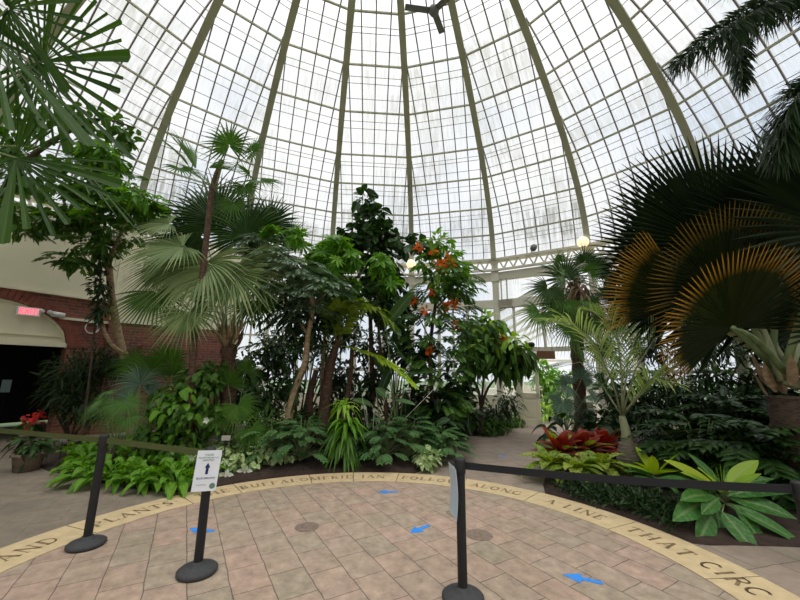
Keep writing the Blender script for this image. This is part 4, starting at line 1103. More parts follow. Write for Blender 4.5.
# ---- 5. low fan palms at left
def low_fans(label, base, specs, mt, seed, cat='palm', name='low_fan_palm', split=.45):
    t = plant(name, label, cat, base); rng = random.Random(seed)
    m = MB(); m.tube([base, base + Z * .25], [.06, .05], 8); part('trunk', m, M['bark_dark'], t, True)
    for hx, tx, yh, n_, spr, sp_ in specs: frond_fan(t, P(*hx, yh), P(*tx, yh - .1), base + Z * .22, n_, mt, spr, sp_, split, .3, pr=.008, sag=.1, rng=rng)
b_ = P(135, 452, 6.5); b_.z = .12
low_fans('low bluish fan palm in front of the brick wall, left of the vine thicket', b_, [((140, 384), (122, 362), 6.6, V((0, -.9, .4)), 34, 260), ((150, 395), (170, 380), 6.7, V((0, -1, .3)), 30, 240), ((128, 398), (105, 400), 6.4, V((0, -.8, .5)), 30, 240)], 'g_blue', 3)
b_ = P(158, 450, 6.9); b_.z = .12
low_fans('low dark green fan palm standing directly under the tall slim palm', b_, [((150, 372), (150, 340), 7.0, V((0, -1, .2)), 34, 220), ((172, 376), (188, 350), 7.1, V((0, -1, .2)), 34, 240), ((135, 365), (120, 345), 7.2, V((0, -1, .2)), 34, 240), ((168, 362), (165, 330), 7.3, V((0, -1, .2)), 30, 240)], 'g_mid', 4)
b_ = P(110, 460, 6.0); b_.z = .08
low_fans('drooping fine-leaved fan palm behind the left belt post', b_, [((112, 405), (100, 434), 6.0, V((0, -.6, .8)), 40, 300), ((100, 400), (78, 420), 6.1, V((-.2, -.6, .8)), 40, 300), ((126, 402), (142, 428), 5.9, V((.2, -.6, .8)), 40, 300), ((112, 392), (95, 395), 6.2, V((0, -.4, .9)), 36, 300), ((128, 418), (134, 445), 5.8, V((.1, -.8, .6)), 36, 260)], 'g_fresh', 5, split=.25)
b_ = P(232, 455, 6.6); b_.z = .12
low_fans('low fan palm between the vine thicket and the small tree trunk', b_, [((228, 385), (224, 355), 6.7, V((0, -1, .2)), 34, 240), ((250, 430), (258, 452), 6.2, V((0, -.8, .6)), 30, 250), ((238, 405), (250, 430), 6.3, V((0, -.8, .6)), 34, 260), ((246, 372), (252, 350), 7.0, V((0, -1, .2)), 30, 240)], 'g_mid', 6)
b_ = P(70, 440, 8.0); b_.z = .08
t = plant('feathery_shrub', 'dark fine-leaved shrub against the brick wall right of the arched opening', 'shrub', b_)
m = MB(); 
for k in range(7): a_ = k * .9; m.tube([b_, b_ + V((.3 * math.cos(a_), .2 * math.sin(a_), .5)), b_ + V((.7 * math.cos(a_), .4 * math.sin(a_), 1.2))], [.025, .018, .008], 5)
part('stem', m, M['bark_dark'], t)
m = MB(); crown(m, [blob(78, 372, 28, 7.9, 20), blob(98, 362, 18, 7.9), blob(66, 390, 20, 7.8), blob(88, 402, 26, 7.8, 18), blob(122, 360, 16, 8.1)], 3400, .20, .026, 'lance', random.Random(12), droop=.3); part('foliage', m, M['g_deep'], t)

# ---- 6. heart-leaf vine thicket
b_ = P(186, 462, 6.4); b_.z = .12
t = plant('heart_leaved_vine', 'tall thicket of heart-leaved vine between the low fan palms, above the bright ground cover', 'vine', b_)
m = MB(); limb(m, [b_, P(188, 420, 6.5), P(192, 375, 6.6)], .05, .03, 7); limb(m, [b_, P(170, 425, 6.4), P(166, 395, 6.5)], .03, .02, 6); part('stem', m, M['bark_dark'], t, True)
m = MB(); crown(m, [blob(180, 440, 26, 6.2, 14), blob(185, 412, 28, 6.3, 20), blob(198, 388, 22, 6.4, 20), blob(165, 400, 14, 6.3, 20), blob(208, 372, 18, 6.6, 14), blob(155, 432, 18, 6.2, 14), blob(215, 420, 14, 6.3, 18)], 1000, .115, .092, 'heart', random.Random(13), droop=.45, segs=4, down=.6); part('foliage', m, M['g_mid'], t)
m = MB(); crown(m, [blob(182, 405, 22, 6.05, 26), blob(175, 432, 16, 6.0, 10)], 60, .115, .095, 'heart', random.Random(14), droop=.45, segs=4, down=.6); part('young_leaves', m, M['g_bright'], t, label='lighter heart-shaped leaves')
for xy in ((207, 420), (192, 458), (187, 392)):
    p = P(*xy, 5.95); t2 = MB()
    for k in range(5): blade(t2, p, V((math.cos(k * 1.25), -.5, math.sin(k * 1.25))), V((0, -1, 0)), .06, .045, 'oval', 3, .1, .2, .5)
    part('white_flower', t2, M['whitefl'], t)

# ---- 7. bright broad-leaved ground cover: single plants in a row
def spath(base, seed, n=34, L=.34, W=.12, mt='g_bright', spread=.28, hgt=.16):
    rng = random.Random(seed); m = MB()
    for k in range(n):
        a_ = rng.random() * 2 * PI; e = rng.uniform(.15, 1.2); s0 = rng.random() ** .5 * .14
        dd = V((math.cos(a_) * math.cos(e), math.sin(a_) * math.cos(e), math.sin(e)))
        q = base + V((math.cos(a_) * s0, math.sin(a_) * s0, .02))
        p1 = q + dd * hgt * rng.uniform(.6, 1.4)
        m.tube([q, p1], .005, 4)
        blade(m, p1, dd + V((0, 0, .1)), Z + rdir(rng) * .3, L * rng.uniform(.7, 1.15), W * rng.uniform(.8, 1.1), 'lance', 5, rng.uniform(.5, 1.0), .3, rng.random())
    return m
proto = None; rng = random.Random(77)
spots = [(82, 480), (98, 487), (118, 488), (138, 490), (158, 491), (176, 492), (92, 468), (112, 470), (134, 472), (155, 474), (176, 476), (78, 462), (98, 458), (122, 460), (146, 462), (194, 484), (168, 462)]
for i, (x, y) in enumerate(spots):
    b_ = G(x, y - 4); b_.z = .04
    if proto is None:
        o = spath(V((0, 0, 0)), 5).build('broadleaf_ground_cover', M['g_bright']); proto = o
        tag(o, 'low clump of bright green arching leaves behind the left part of the stone ring', 'ground cover plant', 'bright green clumps edging the left bed')
    else: o = proto.copy(); COL.objects.link(o)
    o.location = b_; o.rotation_euler = (0, 0, rng.random() * 6); k = rng.uniform(.78, .98); o.scale = (k, k, k)

# ---- 8. heart-leaved ground cover behind the sign
rng = random.Random(78); proto = None
for i, (x, y) in enumerate([(212, 474), (228, 473), (246, 472), (262, 466), (278, 466), (238, 460), (256, 456), (220, 462), (204, 466)]):
    b_ = G(x, y); b_.z = .06
    if proto is None:
        m = MB(); crown(m, [(V((0, 0, .16)), (.30, .17))], 80, .12, .10, 'heart', random.Random(79), droop=.4, segs=4, down=.4)
        for k in range(8): a_ = k * .8; m.tube([V((0, 0, 0)), V((.2 * math.cos(a_), .2 * math.sin(a_), .2))], .004, 4)
        proto = o = m.build('trailing_ground_cover', M['g_varieg']); tag(o, 'low heart-leaved trailing plant by the plant label behind the arrow sign', 'ground cover plant', 'pale heart-leaved plants right of the arrow sign')
    else: o = proto.copy(); COL.objects.link(o)
    o.location = b_; o.rotation_euler = (0, 0, rng.random() * 6)
for x, y in ((226, 480), (245, 476)):
    b_ = G(x, y); b_.z = .05; m = MB()
    for k in range(4): blade(m, b_, V((math.cos(k * 1.6), math.sin(k * 1.6) * .5 - .3, .7)), V((0, -1, .3)), .16, .07, 'lance', 4, .4, .3, RN.random())
    tag(m.build('white_leaved_plant', M['whitefl']), 'tiny white-leaved plant at the front edge of the soil right of the arrow sign' if x == 226 else 'second tiny white-leaved plant, nearer the BUFFALO stone', 'plant')

# ---- 9. xanadu-like mounds
def mound(base, seed, n=30, L=.25, W=.20, rad=.35, hgt=.45, mt='g_dark'):
    n = int(n * 1.5)
    rng = random.Random(seed); m = MB(); ms = MB()
    for k in range(n):
        a_ = rng.random() * 2 * PI; e = rng.uniform(.15, 1.35)
        dd = V((math.cos(a_) * math.cos(e), math.sin(a_) * math.cos(e), math.sin(e)))
        p1 = base + V((dd.x * rad, dd.y * rad, dd.z * hgt + .05)) * rng.uniform(.75, 1.1)
        ms.tube(arc(base, p1, .08, 4), .006, 4)
        lobed(m, p1, V((dd.x, dd.y, .15)), Z * 1.0 + dd * .5, L * rng.uniform(.8, 1.15), W, 6, .45, rng, rng.random())
    return m, ms
def mound_thing(label, xy, seed, scale=1.0, mt='g_fresh', name='lobed_leaf_plant', group=None, **kw):
    b_ = G(*xy); b_.z = .08; t = plant(name, label, 'philodendron', b_, group)
    m, ms = mound(b_, seed, **kw); part('foliage', m, M[mt], t); part('petiole', ms, M['stem'], t); return t
M['g_xan'] = leafmat('leaf_xanadu', (0.06, 0.15, 0.05), (0.11, 0.22, 0.07), trans=.3, rib=.3)
gx = 'lobed-leaf mounds along the bed behind the stone ring'
mound_thing('lobed-leaf mound left of the bright strap-leaved plant, in front of the small tree', (300, 466), 1, mt='g_xan', group=gx, rad=.40, hgt=.62, n=44)
mound_thing('lobed-leaf mound farthest left, beside the heart-leaved ground cover', (274, 466), 2, mt='g_xan', group=gx, rad=.4, hgt=.6, n=34)
mound_thing('lobed-leaf mound just right of the bright strap-leaved plant', (384, 464), 3, mt='g_xan', group=gx, rad=.40, hgt=.62, n=38)
mound_thing('lobed-leaf mound behind the small variegated plant', (408, 462), 4, mt='g_xan', group=gx, rad=.45, hgt=.6, n=44)
mound_thing('lobed-leaf mound at the right end of the bed next to the path', (441, 459), 5, mt='g_xan', group=gx, rad=.42, hgt=.42, n=44)
mound_thing('lobed-leaf mound half hidden behind the right-hand mounds', (425, 446), 6, mt='g_dark', group=gx, rad=.45, hgt=.6, n=40)
mound_thing('lobed-leaf mound half hidden behind the strap-leaved plant', (330, 448), 7, mt='g_dark', group=gx, rad=.45, hgt=.6, n=40)
b_ = G(428, 470); b_.z = .05; m = MB(); crown(m, [(b_ + Z * .16, (.20, .16))], 70, .12, .08, 'heart', random.Random(8), droop=.3, segs=4)
tag(m.build('variegated_plant', M['g_varieg']), 'small pale variegated plant at the bed edge where the path begins', 'plant')
b_ = G(448, 462); b_.z = .05; m = MB(); crown(m, [(b_ + Z * .14, (.25, .14))], 90, .12, .06, 'lance', random.Random(18), droop=.3, segs=3)
b_ = G(305, 475); b_.z = .04

# ---- 10. bright strap-leaved dracaena
b_ = G(345, 467); b_.z = .07
t = plant('strap_leaved_plant', 'bright lime strap-leaved plant in the middle of the bed', 'dracaena', b_)
p1 = P(344, 408, b_.y); m = MB(); m.tube([b_, b_.lerp(p1, .5), p1], [.03, .025, .02], 8); p2 = P(352, 425, b_.y); m.tube([b_, p2], [.025, .02], 8); part('stem', m, M['bark_grey'], t)
rng = random.Random(15)
for c_, n_, Ls, mt, lo, hi in ((p1, 26, .38, 'g_lime', .25, 1.45), (P(346, 424, b_.y - .05), 44, .42, 'g_bright', -.1, .9), (P(346, 440, b_.y), 60, .44, 'g_mid', -.5, .5), (P(344, 430, b_.y), 44, .46, 'g_mid', -.6, .5)):
    m = MB()
    for k in range(n_):
        a_ = k * 2.4; e = rng.uniform(lo, hi)
        blade(m, c_ + rdir(rng) * .05, V((math.cos(a_) * math.cos(e), math.sin(a_) * math.cos(e), math.sin(e))), Z + rdir(rng) * .2, Ls * rng.uniform(.8, 1.1), .07, 'lance', 6, rng.uniform(.6, 1.2), .3, rng.random())
    part('leaf_rosette', m, M[mt], t)

# ---- 11. small tree with silvery lobed leaves
b_ = P(284, 432, 6.9); b_.z = .1
t = plant('silvery_tree', 'small tree with a bent pale trunk and silvery feathered leaves, centre left', 'tree', b_)
tp = [b_, P(291, 405, 6.9), P(297, 385, 6.9), P(305, 362, 6.9), P(308, 335, 6.9), P(313, 305, 6.9), P(305, 285, 6.9)]
m = MB(); limb(m, tp, .075, .035, 9, .05); limb(m, [tp[4], P(285, 300, 7.3), P(270, 280, 7.3)], .03, .012, 6); limb(m, [tp[5], P(330, 290, 7.3)], .03, .01, 6); part('trunk', m, M['bark_tan'], t, True)
m = MB(); rng = random.Random(16)
for c_, r_ in [blob(278, 262, 14, 6.85), blob(300, 275, 24, 6.8, 18), blob(320, 292, 24, 6.8, 18), blob(285, 290, 20, 6.85, 14), blob(310, 315, 22, 7.3, 14), blob(265, 245, 12, 7.3)]:
    for k in range(32):
        q = rdir(rng); p = c_ + V((q.x * r_[0], q.y * r_[0], q.z * r_[1])) * .6
        pinnate(m, arc(p, p + V((q.x, q.y, .05)).normalized() * .5 - Z * .15, .15, 4), .20, .04, 10, 60, .3, rng, .1)
part('foliage', m, M['g_silver'], t)
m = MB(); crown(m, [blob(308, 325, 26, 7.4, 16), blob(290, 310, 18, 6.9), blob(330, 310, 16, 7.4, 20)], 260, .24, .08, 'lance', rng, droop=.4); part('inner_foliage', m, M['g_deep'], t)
m = MB(); crown(m, [blob(295, 238, 10, 6.8, 8), blob(272, 235, 8, 6.8)], 26, .22, .08, 'lance', rng, whorl=5); part('young_leaves', m, M['g_bright'], t, label='bright new leaves')

# ---- 12. schefflera-like bright crowns
b_ = P(322, 440, 8.0); b_.z = .1
t = plant('umbrella_tree', 'bright green whorled-leaf tree left of the dark tower of leaves', 'tree', b_)
m = MB(); limb(m, [b_, P(322, 380, 8), P(326, 320, 7.9), P(330, 270, 7.8)], .05, .025, 7); limb(m, [P(326, 320, 7.9), P(315, 290, 7.8)], .03, .02, 6); part('trunk', m, M['bark_tan'], t, True)
m = MB(); crown(m, [blob(334, 244, 16, 7.6, 8), blob(318, 256, 12, 7.6, 12), blob(346, 258, 14, 7.6, 14), blob(328, 270, 22, 7.6, 14), blob(330, 290, 14, 7.6, 8), blob(300, 246, 8, 7.4, 6), blob(345, 300, 10, 7.6, 8), blob(350, 285, 10, 7.6, 8), blob(312, 275, 12, 7.6, 10)], 230, .21, .06, 'obov', random.Random(17), whorl=9, droop=.3); part('foliage', m, M['g_bright'], t)
b_ = P(388, 440, 7.9); b_.z = .1
t = plant('umbrella_tree', 'bright green whorled-leaf tree in front of the dark tower of leaves', 'tree', b_)
m = MB(); limb(m, [b_, P(384, 380, 7.9), P(378, 320, 7.8), P(378, 270, 7.6)], .045, .022, 7); part('trunk', m, M['bark_red'], t, True)
m = MB(); crown(m, [blob(378, 264, 12, 7.5, 9), blob(388, 282, 9, 7.5, 7)], 38, .23, .07, 'obov', random.Random(19), whorl=8, droop=.3); part('foliage', m, M['g_bright'], t)
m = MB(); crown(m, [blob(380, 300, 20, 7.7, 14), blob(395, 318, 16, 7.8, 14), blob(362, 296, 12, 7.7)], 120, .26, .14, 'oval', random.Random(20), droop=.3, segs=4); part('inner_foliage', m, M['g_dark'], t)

# ---- 13. tower of dark round leaves (fig)
b_ = P(372, 440, 8.6); b_.z = .1
t = plant('fiddle_leaf_tree', 'tallest dark round-leaved tree in the centre with an arm arching right', 'tree', b_)
m = MB(); limb(m, [b_, P(372, 370, 8.6), P(370, 300, 8.6), P(372, 250, 8.6), P(368, 205, 8.6)], .07, .02, 8); limb(m, [P(371, 265, 8.6), P(385, 236, 8.5), P(405, 238, 8.4), P(422, 244, 8.3), P(434, 245, 8.2)], .03, .012, 6); limb(m, [P(371, 280, 8.6), P(358, 250, 8.5), P(346, 245, 8.5)], .03, .012, 6); part('trunk', m, M['bark_red'], t, True)
m = MB(); crown(m, [blob(366, 200, 9, 8.5, 10), blob(374, 218, 16, 8.5, 12), blob(366, 236, 20, 8.5, 12), blob(352, 236, 12, 8.5, 9), blob(346, 244, 10, 8.5, 8), blob(384, 232, 12, 8.5, 9), blob(398, 240, 10, 8.4, 5), blob(412, 244, 11, 8.3, 6), blob(428, 246, 8, 8.2, 6), blob(392, 258, 8, 8.4, 12), blob(390, 280, 10, 8.3, 14), blob(400, 300, 12, 8.2, 12), blob(376, 262, 14, 8.5, 16), blob(368, 278, 12, 8.5, 12), blob(385, 305, 14, 8.4, 12)], 760, .25, .19, 'obov', random.Random(22), droop=.35, segs=4, down=.1, out=.9); part('foliage', m, M['g_dark'], t)

# ---- 14. feather palm with thick brown trunk
b_ = P(322, 440, 7.6); b_.z = .1
t = plant('feather_palm', 'feather palm with thick dark brown stems and a long yellow-green frond reaching right', 'palm', b_)
m = MB(); limb(m, [b_, P(325, 400, 7.6), P(332, 360, 7.6), P(340, 335, 7.6)], .15, .06, 10, .08, ring=.06); limb(m, [P(312, 440, 7.7), P(310, 400, 7.7), P(316, 370, 7.7)], .08, .05, 8, .06); limb(m, [P(340, 430, 7.8), P(350, 380, 7.8), P(352, 345, 7.8)], .06, .04, 8, .06); part('trunk', m, M['bark_red'], t, True)
ct = P(338, 345, 7.6); rng = random.Random(23)
def frond_pin(t, pts, LL, W, mc, mt, ang=55, droop=.35, rr=.014, rng=rng, pm='stem', **kw):
    m = MB(); pinnate(m, pts, LL, W, mc, ang, droop, rng, **kw); o = part('frond', m, M[mt], t)
    m = MB(); k = len(pts); m.tube(pts, [rr * (1 - .75 * i / (k - 1)) for i in range(k)], 5); part('rachis', m, M[pm], o, True)
frond_pin(t, [ct, P(352, 348, 7.3), P(375, 356, 7.0), P(395, 368, 6.7), P(414, 386, 6.5)], .26, .10, 34, 'g_yellow', 60, .25)
frond_pin(t, [ct, P(345, 318, 7.3), P(358, 306, 7.0), P(375, 308, 6.8), P(390, 322, 6.7)], .50, .085, 34, 'g_olive', 62, .5)
frond_pin(t, [ct, P(330, 318, 7.2), P(342, 302, 6.8), P(362, 300, 6.7)], .42, .08, 30, 'g_olive', 60, .4)
frond_pin(t, [ct, P(310, 318, 7.5), P(285, 315, 7.3), P(262, 330, 7.1)], .5, .055, 26, 'g_mid', 55, .5)
frond_pin(t, [ct, P(300, 345, 7.4), P(275, 340, 7.1), P(240, 348, 6.8)], .4, .05, 26, 'g_dark', 55, .4)
frond_pin(t, [ct, P(360, 330, 7.6), P(385, 335, 7.4), P(405, 360, 7.3)], .4, .05, 24, 'g_dark', 55, .4)
frond_pin(t, [ct, P(318, 350, 7.2), P(300, 375, 7.0), P(292, 405, 6.9)], .4, .05, 22, 'g_dark', 55, .4)

# ---- 15. tulip tree with orange flowers
b_ = P(430, 440, 8.3); b_.z = .1
t = plant('orange_flowering_tree', 'slender tree topped with orange flower clusters right of centre', 'tree', b_)
m = MB(); limb(m, [b_, P(432, 400, 8.3), P(430, 350, 8.2), P(436, 300, 8.2), P(440, 262, 8.1), P(438, 245, 8.1)], .06, .02, 8); limb(m, [P(430, 340, 8.2), P(418, 315, 8.1)], .02, .01, 5); limb(m, [P(434, 310, 8.2), P(454, 290, 8.0)], .02, .01, 5); part('trunk', m, M['bark_red'], t, True)
m = MB(); rng = random.Random(24)
crown(m, [blob(434, 242, 13, 8.0, 8), blob(448, 256, 12, 8.0, 10), blob(452, 270, 16, 8.0, 10), blob(440, 280, 14, 8.0, 8), blob(425, 262, 9, 8.0, 8), blob(460, 285, 12, 8.0, 8)], 330, .24, .095, 'oval', rng, droop=.4, segs=4)
part('foliage', m, M['g_bright'], t)
m = MB()
for c_, r_ in [blob(452, 275, 20, 8.0, 10), blob(436, 290, 14, 8.0, 10), blob(462, 288, 14, 8.0, 8), blob(432, 330, 26, 8.1, 18), blob(440, 362, 24, 8.1, 18), blob(425, 380, 20, 8.1, 16), blob(452, 345, 18, 8.2, 18), blob(440, 400, 22, 8.2, 12), blob(455, 315, 14, 8.2, 16), blob(420, 345, 16, 8.2, 16), blob(436, 310, 14, 8.2, 12)]:
    for k in range(22):
        q = rdir(rng); p = c_ + V((q.x * r_[0], q.y * r_[0], q.z * r_[1])) * .9
        e = p + V((q.x, q.y - .2, .0)).normalized() * .42 - Z * .14
        pinnate(m, arc(p, e, .12, 4), .15, .045, 12, 70, .3, rng, .1)
part('feathery_foliage', m, M['g_mid'], t)
for xy in ((419, 247), (433, 250), (437, 263), (446, 258), (452, 264), (442, 268), (454, 303), (457, 326), (412, 300), (426, 310), (429, 350), (447, 306), (434, 292)):
    p = P(*xy, 7.75); m = MB(); rg = random.Random(xy[0])
    for k in range(16): q = rdir(rg); blade(m, p + q * .03, q + Z * .2, rdir(rg), rg.uniform(.08, .14), .06, 'oval', 3, .1, .3, rg.random())
    part('flower', m, M['orange'], t)

# ---- 16. banana-like paddles and dark understory in the centre
def paddles(label, base, specs, mt, name='paddle_leaved_plant', cat='plant'):
    t = plant(name, label, cat, base)
    for hx, tx, yy, w_, n_ in specs:
        a_, b2 = P(*hx, yy), P(*tx, yy - .1)
        m = MB(); d_ = b2 - a_; blade(m, a_, d_ + Z * .12 * d_.length, n_, d_.length, w_, 'oval', 8, .12, .2, RN.random()); o = part('leaf', m, M[mt], t)
        m = MB(); m.tube(arc(V((base.x, base.y, .1)), a_, .03, 5), [.02, .018, .016, .014, .012, .008], 5); part('petiole', m, M['stem'], o, True)
b_ = P(398, 445, 7.8); b_.z = .1
paddles('tall plant whose single dark banana-like leaf stands up against the windows', b_, [((386, 326), (416, 288), 7.0, .24, V((.3, -1, .3))), ((395, 360), (380, 395), 7.4, .22, V((0, -.6, .8))), ((405, 375), (440, 372), 7.4, .2, V((0, -.5, .9))), ((390, 380), (372, 350), 7.6, .24, V((0, -1, .3)))], 'g_dark')
b_ = P(382, 450, 7.3); b_.z = .1
paddles('dark understory plant with one pale paddle leaf below the long yellow frond', b_, [((376, 388), (388, 398), 7.0, .16, V((.2, -1, .4))), ((395, 400), (415, 405), 7.0, .14, V((0, -.5, .9))), ((372, 405), (352, 400), 7.2, .16, V((0, -.7, .8)))], 'g_xan')
b_ = P(372, 428, 7.0); b_.z = .12; 
t = plant('peace_lily', 'dark clump with small white blooms between the strap-leaved plant and the flowering tree', 'plant', b_)
m = spath(b_, 31, 60, .42, .13, spread=.5, hgt=.3); part('foliage', m, M['g_dark'], t)
for xy in ((366, 410), (374, 413), (362, 396), (386, 395), (436, 387)):
    p = P(*xy, 6.9); m = MB(); blade(m, p, V((RN.uniform(-.6, .6), -.2, .6)), V((0, -1, .2)), .12, .06, 'lance', 3, .1, .3, .5); m.tube([b_, p], .004, 4)
    part('white_flower', m, M['whitefl'], t)
# understory: dark leafy shrubs behind, each its own plant
def shrub(label, x, y, Y, blobs, n, L, W, prof_, mt, seed, name='leafy_shrub', whorl=0, droop=.35, stems=5, cat='shrub', group=None):
    b_ = P(x, y, Y); b_.z = .1; t = plant(name, label, cat, b_, group); rg = random.Random(seed)
    m = MB()
    for c_, r_ in blobs:
        for k in range(2): e = c_ + rdir(rg) * r_[0] * .5; m.tube([b_ + V((rg.uniform(-.1, .1), 0, 0)), b_.lerp(e, .5) + rdir(rg) * .05, e], [.022, .016, .007], 5)
    part('stem', m, M['bark_dark'], t)
    m = MB(); crown(m, blobs, n, L, W, prof_, rg, droop=droop, whorl=whorl, segs=4); part('foliage', m, M[mt], t)
    return t
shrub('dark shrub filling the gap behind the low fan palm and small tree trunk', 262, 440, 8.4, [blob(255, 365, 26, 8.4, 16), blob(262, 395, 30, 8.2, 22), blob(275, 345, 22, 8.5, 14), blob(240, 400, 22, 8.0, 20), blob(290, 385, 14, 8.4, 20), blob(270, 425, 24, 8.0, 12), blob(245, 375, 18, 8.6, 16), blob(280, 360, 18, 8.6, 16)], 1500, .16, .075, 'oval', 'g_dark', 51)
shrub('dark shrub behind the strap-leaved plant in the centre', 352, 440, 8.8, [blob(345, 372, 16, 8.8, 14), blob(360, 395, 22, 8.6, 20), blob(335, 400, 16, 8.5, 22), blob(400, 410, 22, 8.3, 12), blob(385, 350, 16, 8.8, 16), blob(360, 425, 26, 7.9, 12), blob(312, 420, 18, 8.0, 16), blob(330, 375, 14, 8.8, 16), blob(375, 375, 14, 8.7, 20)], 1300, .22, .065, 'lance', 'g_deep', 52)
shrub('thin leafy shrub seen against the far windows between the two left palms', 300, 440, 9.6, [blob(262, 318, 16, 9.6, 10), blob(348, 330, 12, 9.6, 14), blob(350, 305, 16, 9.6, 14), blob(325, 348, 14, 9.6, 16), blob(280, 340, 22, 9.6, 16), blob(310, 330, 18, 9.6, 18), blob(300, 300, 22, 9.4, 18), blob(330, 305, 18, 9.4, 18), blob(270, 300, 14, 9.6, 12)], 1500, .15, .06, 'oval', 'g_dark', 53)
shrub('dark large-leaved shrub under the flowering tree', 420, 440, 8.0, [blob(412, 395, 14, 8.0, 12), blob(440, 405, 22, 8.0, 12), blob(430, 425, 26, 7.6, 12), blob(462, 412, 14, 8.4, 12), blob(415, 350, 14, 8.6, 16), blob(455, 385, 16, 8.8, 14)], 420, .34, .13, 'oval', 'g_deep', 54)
shrub('pale-tipped bushy plant in the middle of the left bed beside the small tree trunk', 300, 450, 7.2, [blob(262, 425, 22, 7.1, 18), blob(300, 420, 24, 7.1, 14)], 160, .26, .06, 'lance', 'g_mid', 55)

shrub('thin airy shrub against the windows left of the flowering tree', 395, 440, 9.4, [blob(345, 330, 16, 9.4, 18), blob(365, 345, 14, 9.4, 18), blob(395, 335, 16, 9.4, 16), blob(408, 310, 10, 9.4, 10), blob(465, 330, 10, 9.4, 16), blob(300, 345, 20, 9.4, 16)], 900, .15, .055, 'oval', 'g_dark', 59)

# ---- 17. big-leaved shrub by the path with fork trunk
b_ = P(480, 432, 9.6); b_.z = .1
t = plant('forked_shrub', 'forked small tree by the path with large mixed green leaves and one orange bloom', 'tree', b_)
f_ = P(481, 408, 9.6)
m = MB(); limb(m, [b_, f_, P(478, 390, 9.6), P(470, 372, 9.5), P(468, 355, 9.5)], .055, .025, 7); limb(m, [f_, P(488, 388, 9.5), P(500, 374, 9.4)], .045, .02, 7); limb(m, [f_, P(483, 385, 9.6), P(484, 360, 9.6)], .035, .02, 6); part('trunk', m, M['bark_dark'], t, True)
m = MB(); crown(m, [blob(486, 328, 20, 9.2, 12), blob(474, 345, 16, 9.3, 16), blob(495, 350, 22, 9.2, 16), blob(515, 352, 16, 9.2, 14), blob(505, 368, 16, 9.2, 8), blob(470, 365, 12, 9.3, 12), blob(525, 358, 10, 9.2, 10), blob(490, 345, 18, 9.4, 14)], 800, .27, .12, 'oval', random.Random(26), droop=.5, segs=4, down=.4); part('foliage', m, M['g_mid'], t)
m = MB(); crown(m, [blob(490, 322, 16, 8.9, 9), blob(508, 345, 18, 8.9, 14), blob(478, 350, 10, 9.0, 12)], 70, .25, .12, 'oval', random.Random(27), droop=.5, segs=4, down=.4); part('young_leaves', m, M['g_lime'], t, label='yellow-green leaves')
p = P(502, 340, 8.8); m = MB(); rg = random.Random(2)
for k in range(18): q = rdir(rg); blade(m, p + q * .03, q, rdir(rg), .13, .06, 'oval', 3, .1, .3, rg.random())
part('flower', m, M['orange'], t)
shrub('dark grassy-leaved shrub against the cream kneewall beside the door leaf', 505, 418, 10.3, [blob(508, 400, 14, 10.2, 12), blob(495, 408, 14, 10.1, 10), blob(480, 412, 14, 9.9, 8)], 260, .24, .05, 'lance', 'g_deep', 56)
rng = random.Random(79); proto = None
for i, (x, y) in enumerate([(466, 431), (476, 434), (486, 435), (496, 434), (506, 431), (514, 427), (520, 422), (470, 424), (482, 426), (494, 425), (505, 421), (488, 417), (512, 414)]):
    b_ = G(x, y); b_.z = .07
    if proto is None:
        m = MB(); crown(m, [(V((0, 0, .16)), (.34, .20))], 90, .12, .09, 'oval', random.Random(80), droop=.4, segs=3, down=.3)
        for k in range(6): a_ = k * 1.1; m.tube([V((0, 0, -.02)), V((.2 * math.cos(a_), .2 * math.sin(a_), .2))], .004, 4)
        proto = o = m.build('spreading_ground_cover', M['g_mid']); tag(o, 'low rounded tuft of mid-green leaves edging the path before the cream kneewall', 'ground cover plant', 'green tufts lining the path to the door')
    else: o = proto.copy(); COL.objects.link(o)
    o.location = b_; o.rotation_euler = (0, 0, rng.random() * 6)
# broad dark clump left of them
b_ = G(461, 436); b_.z = .08
t = plant('broad_dark_plant', 'clump of broad dark glossy leaves at the bend of the path', 'plant', b_ + V((-.2, .5, 0)))
m = spath(b_ + V((-.2, .5, 0)), 44, 60, .5, .17, hgt=.35); part('foliage', m, M['g_dark'], t)

# ---- 18. plants beyond the doorway
shrub('bright green shrub seen through the doorway', 545, 415, 14.2, [blob(545, 378, 14, 14.2, 12), blob(552, 398, 16, 14.2, 14), blob(538, 365, 10, 14.2, 10), blob(560, 380, 10, 14.4, 14)], 420, .30, .10, 'oval', 'g_bright', 57)
b_ = P(545, 418, 12.9); b_.z = .0; t = plant('fern_clump', 'lime green fern-like clump just beyond the doorway', 'fern', b_); m = spath(b_, 45, 60, .62, .10, hgt=.4); part('foliage', m, M['g_lime'], t)
b_ = P(540, 420, 13.5); b_.z = 0
shrub('dark low shrub at the foot of the bright one beyond the doorway', 562, 415, 13.6, [blob(560, 405, 12, 13.6, 9), blob(540, 405, 7, 13.6, 8)], 120, .3, .08, 'lance', 'g_dark', 58)

# ---- 19. hairy-trunked fan palm right of doorway
b_ = P(582, 440, 8.6); b_.z = .1
t = plant('hairy_fan_palm', 'fan palm with a shaggy red-brown trunk beside the doorway', 'palm', b_)
m = MB(); limb(m, [b_, P(580, 400, 8.6), P(577, 350, 8.6), P(575, 300, 8.6), P(574, 282, 8.6)], .15, .13, 12, .12, ring=.08, sub=8)
part('trunk', m, M['bark_red'], t, True)
m = MB(); rg = random.Random(61)
for k in range(260):
    z_ = rg.random(); c_ = P(582, 440, 8.6).lerp(P(574, 284, 8.6), z_); a_ = rg.random() * 6.28; o_ = V((math.cos(a_), math.sin(a_), 0))
    blade(m, c_ + o_ * .12, o_ * .6 + Z * .9, o_, .15, .03, 'lance', 2, .6, .2, rg.random())
part('trunk_fibre', m, M['bark_red'], t)['kind'] = 'stuff'
ct = P(575, 292, 8.6); rng = random.Random(62)
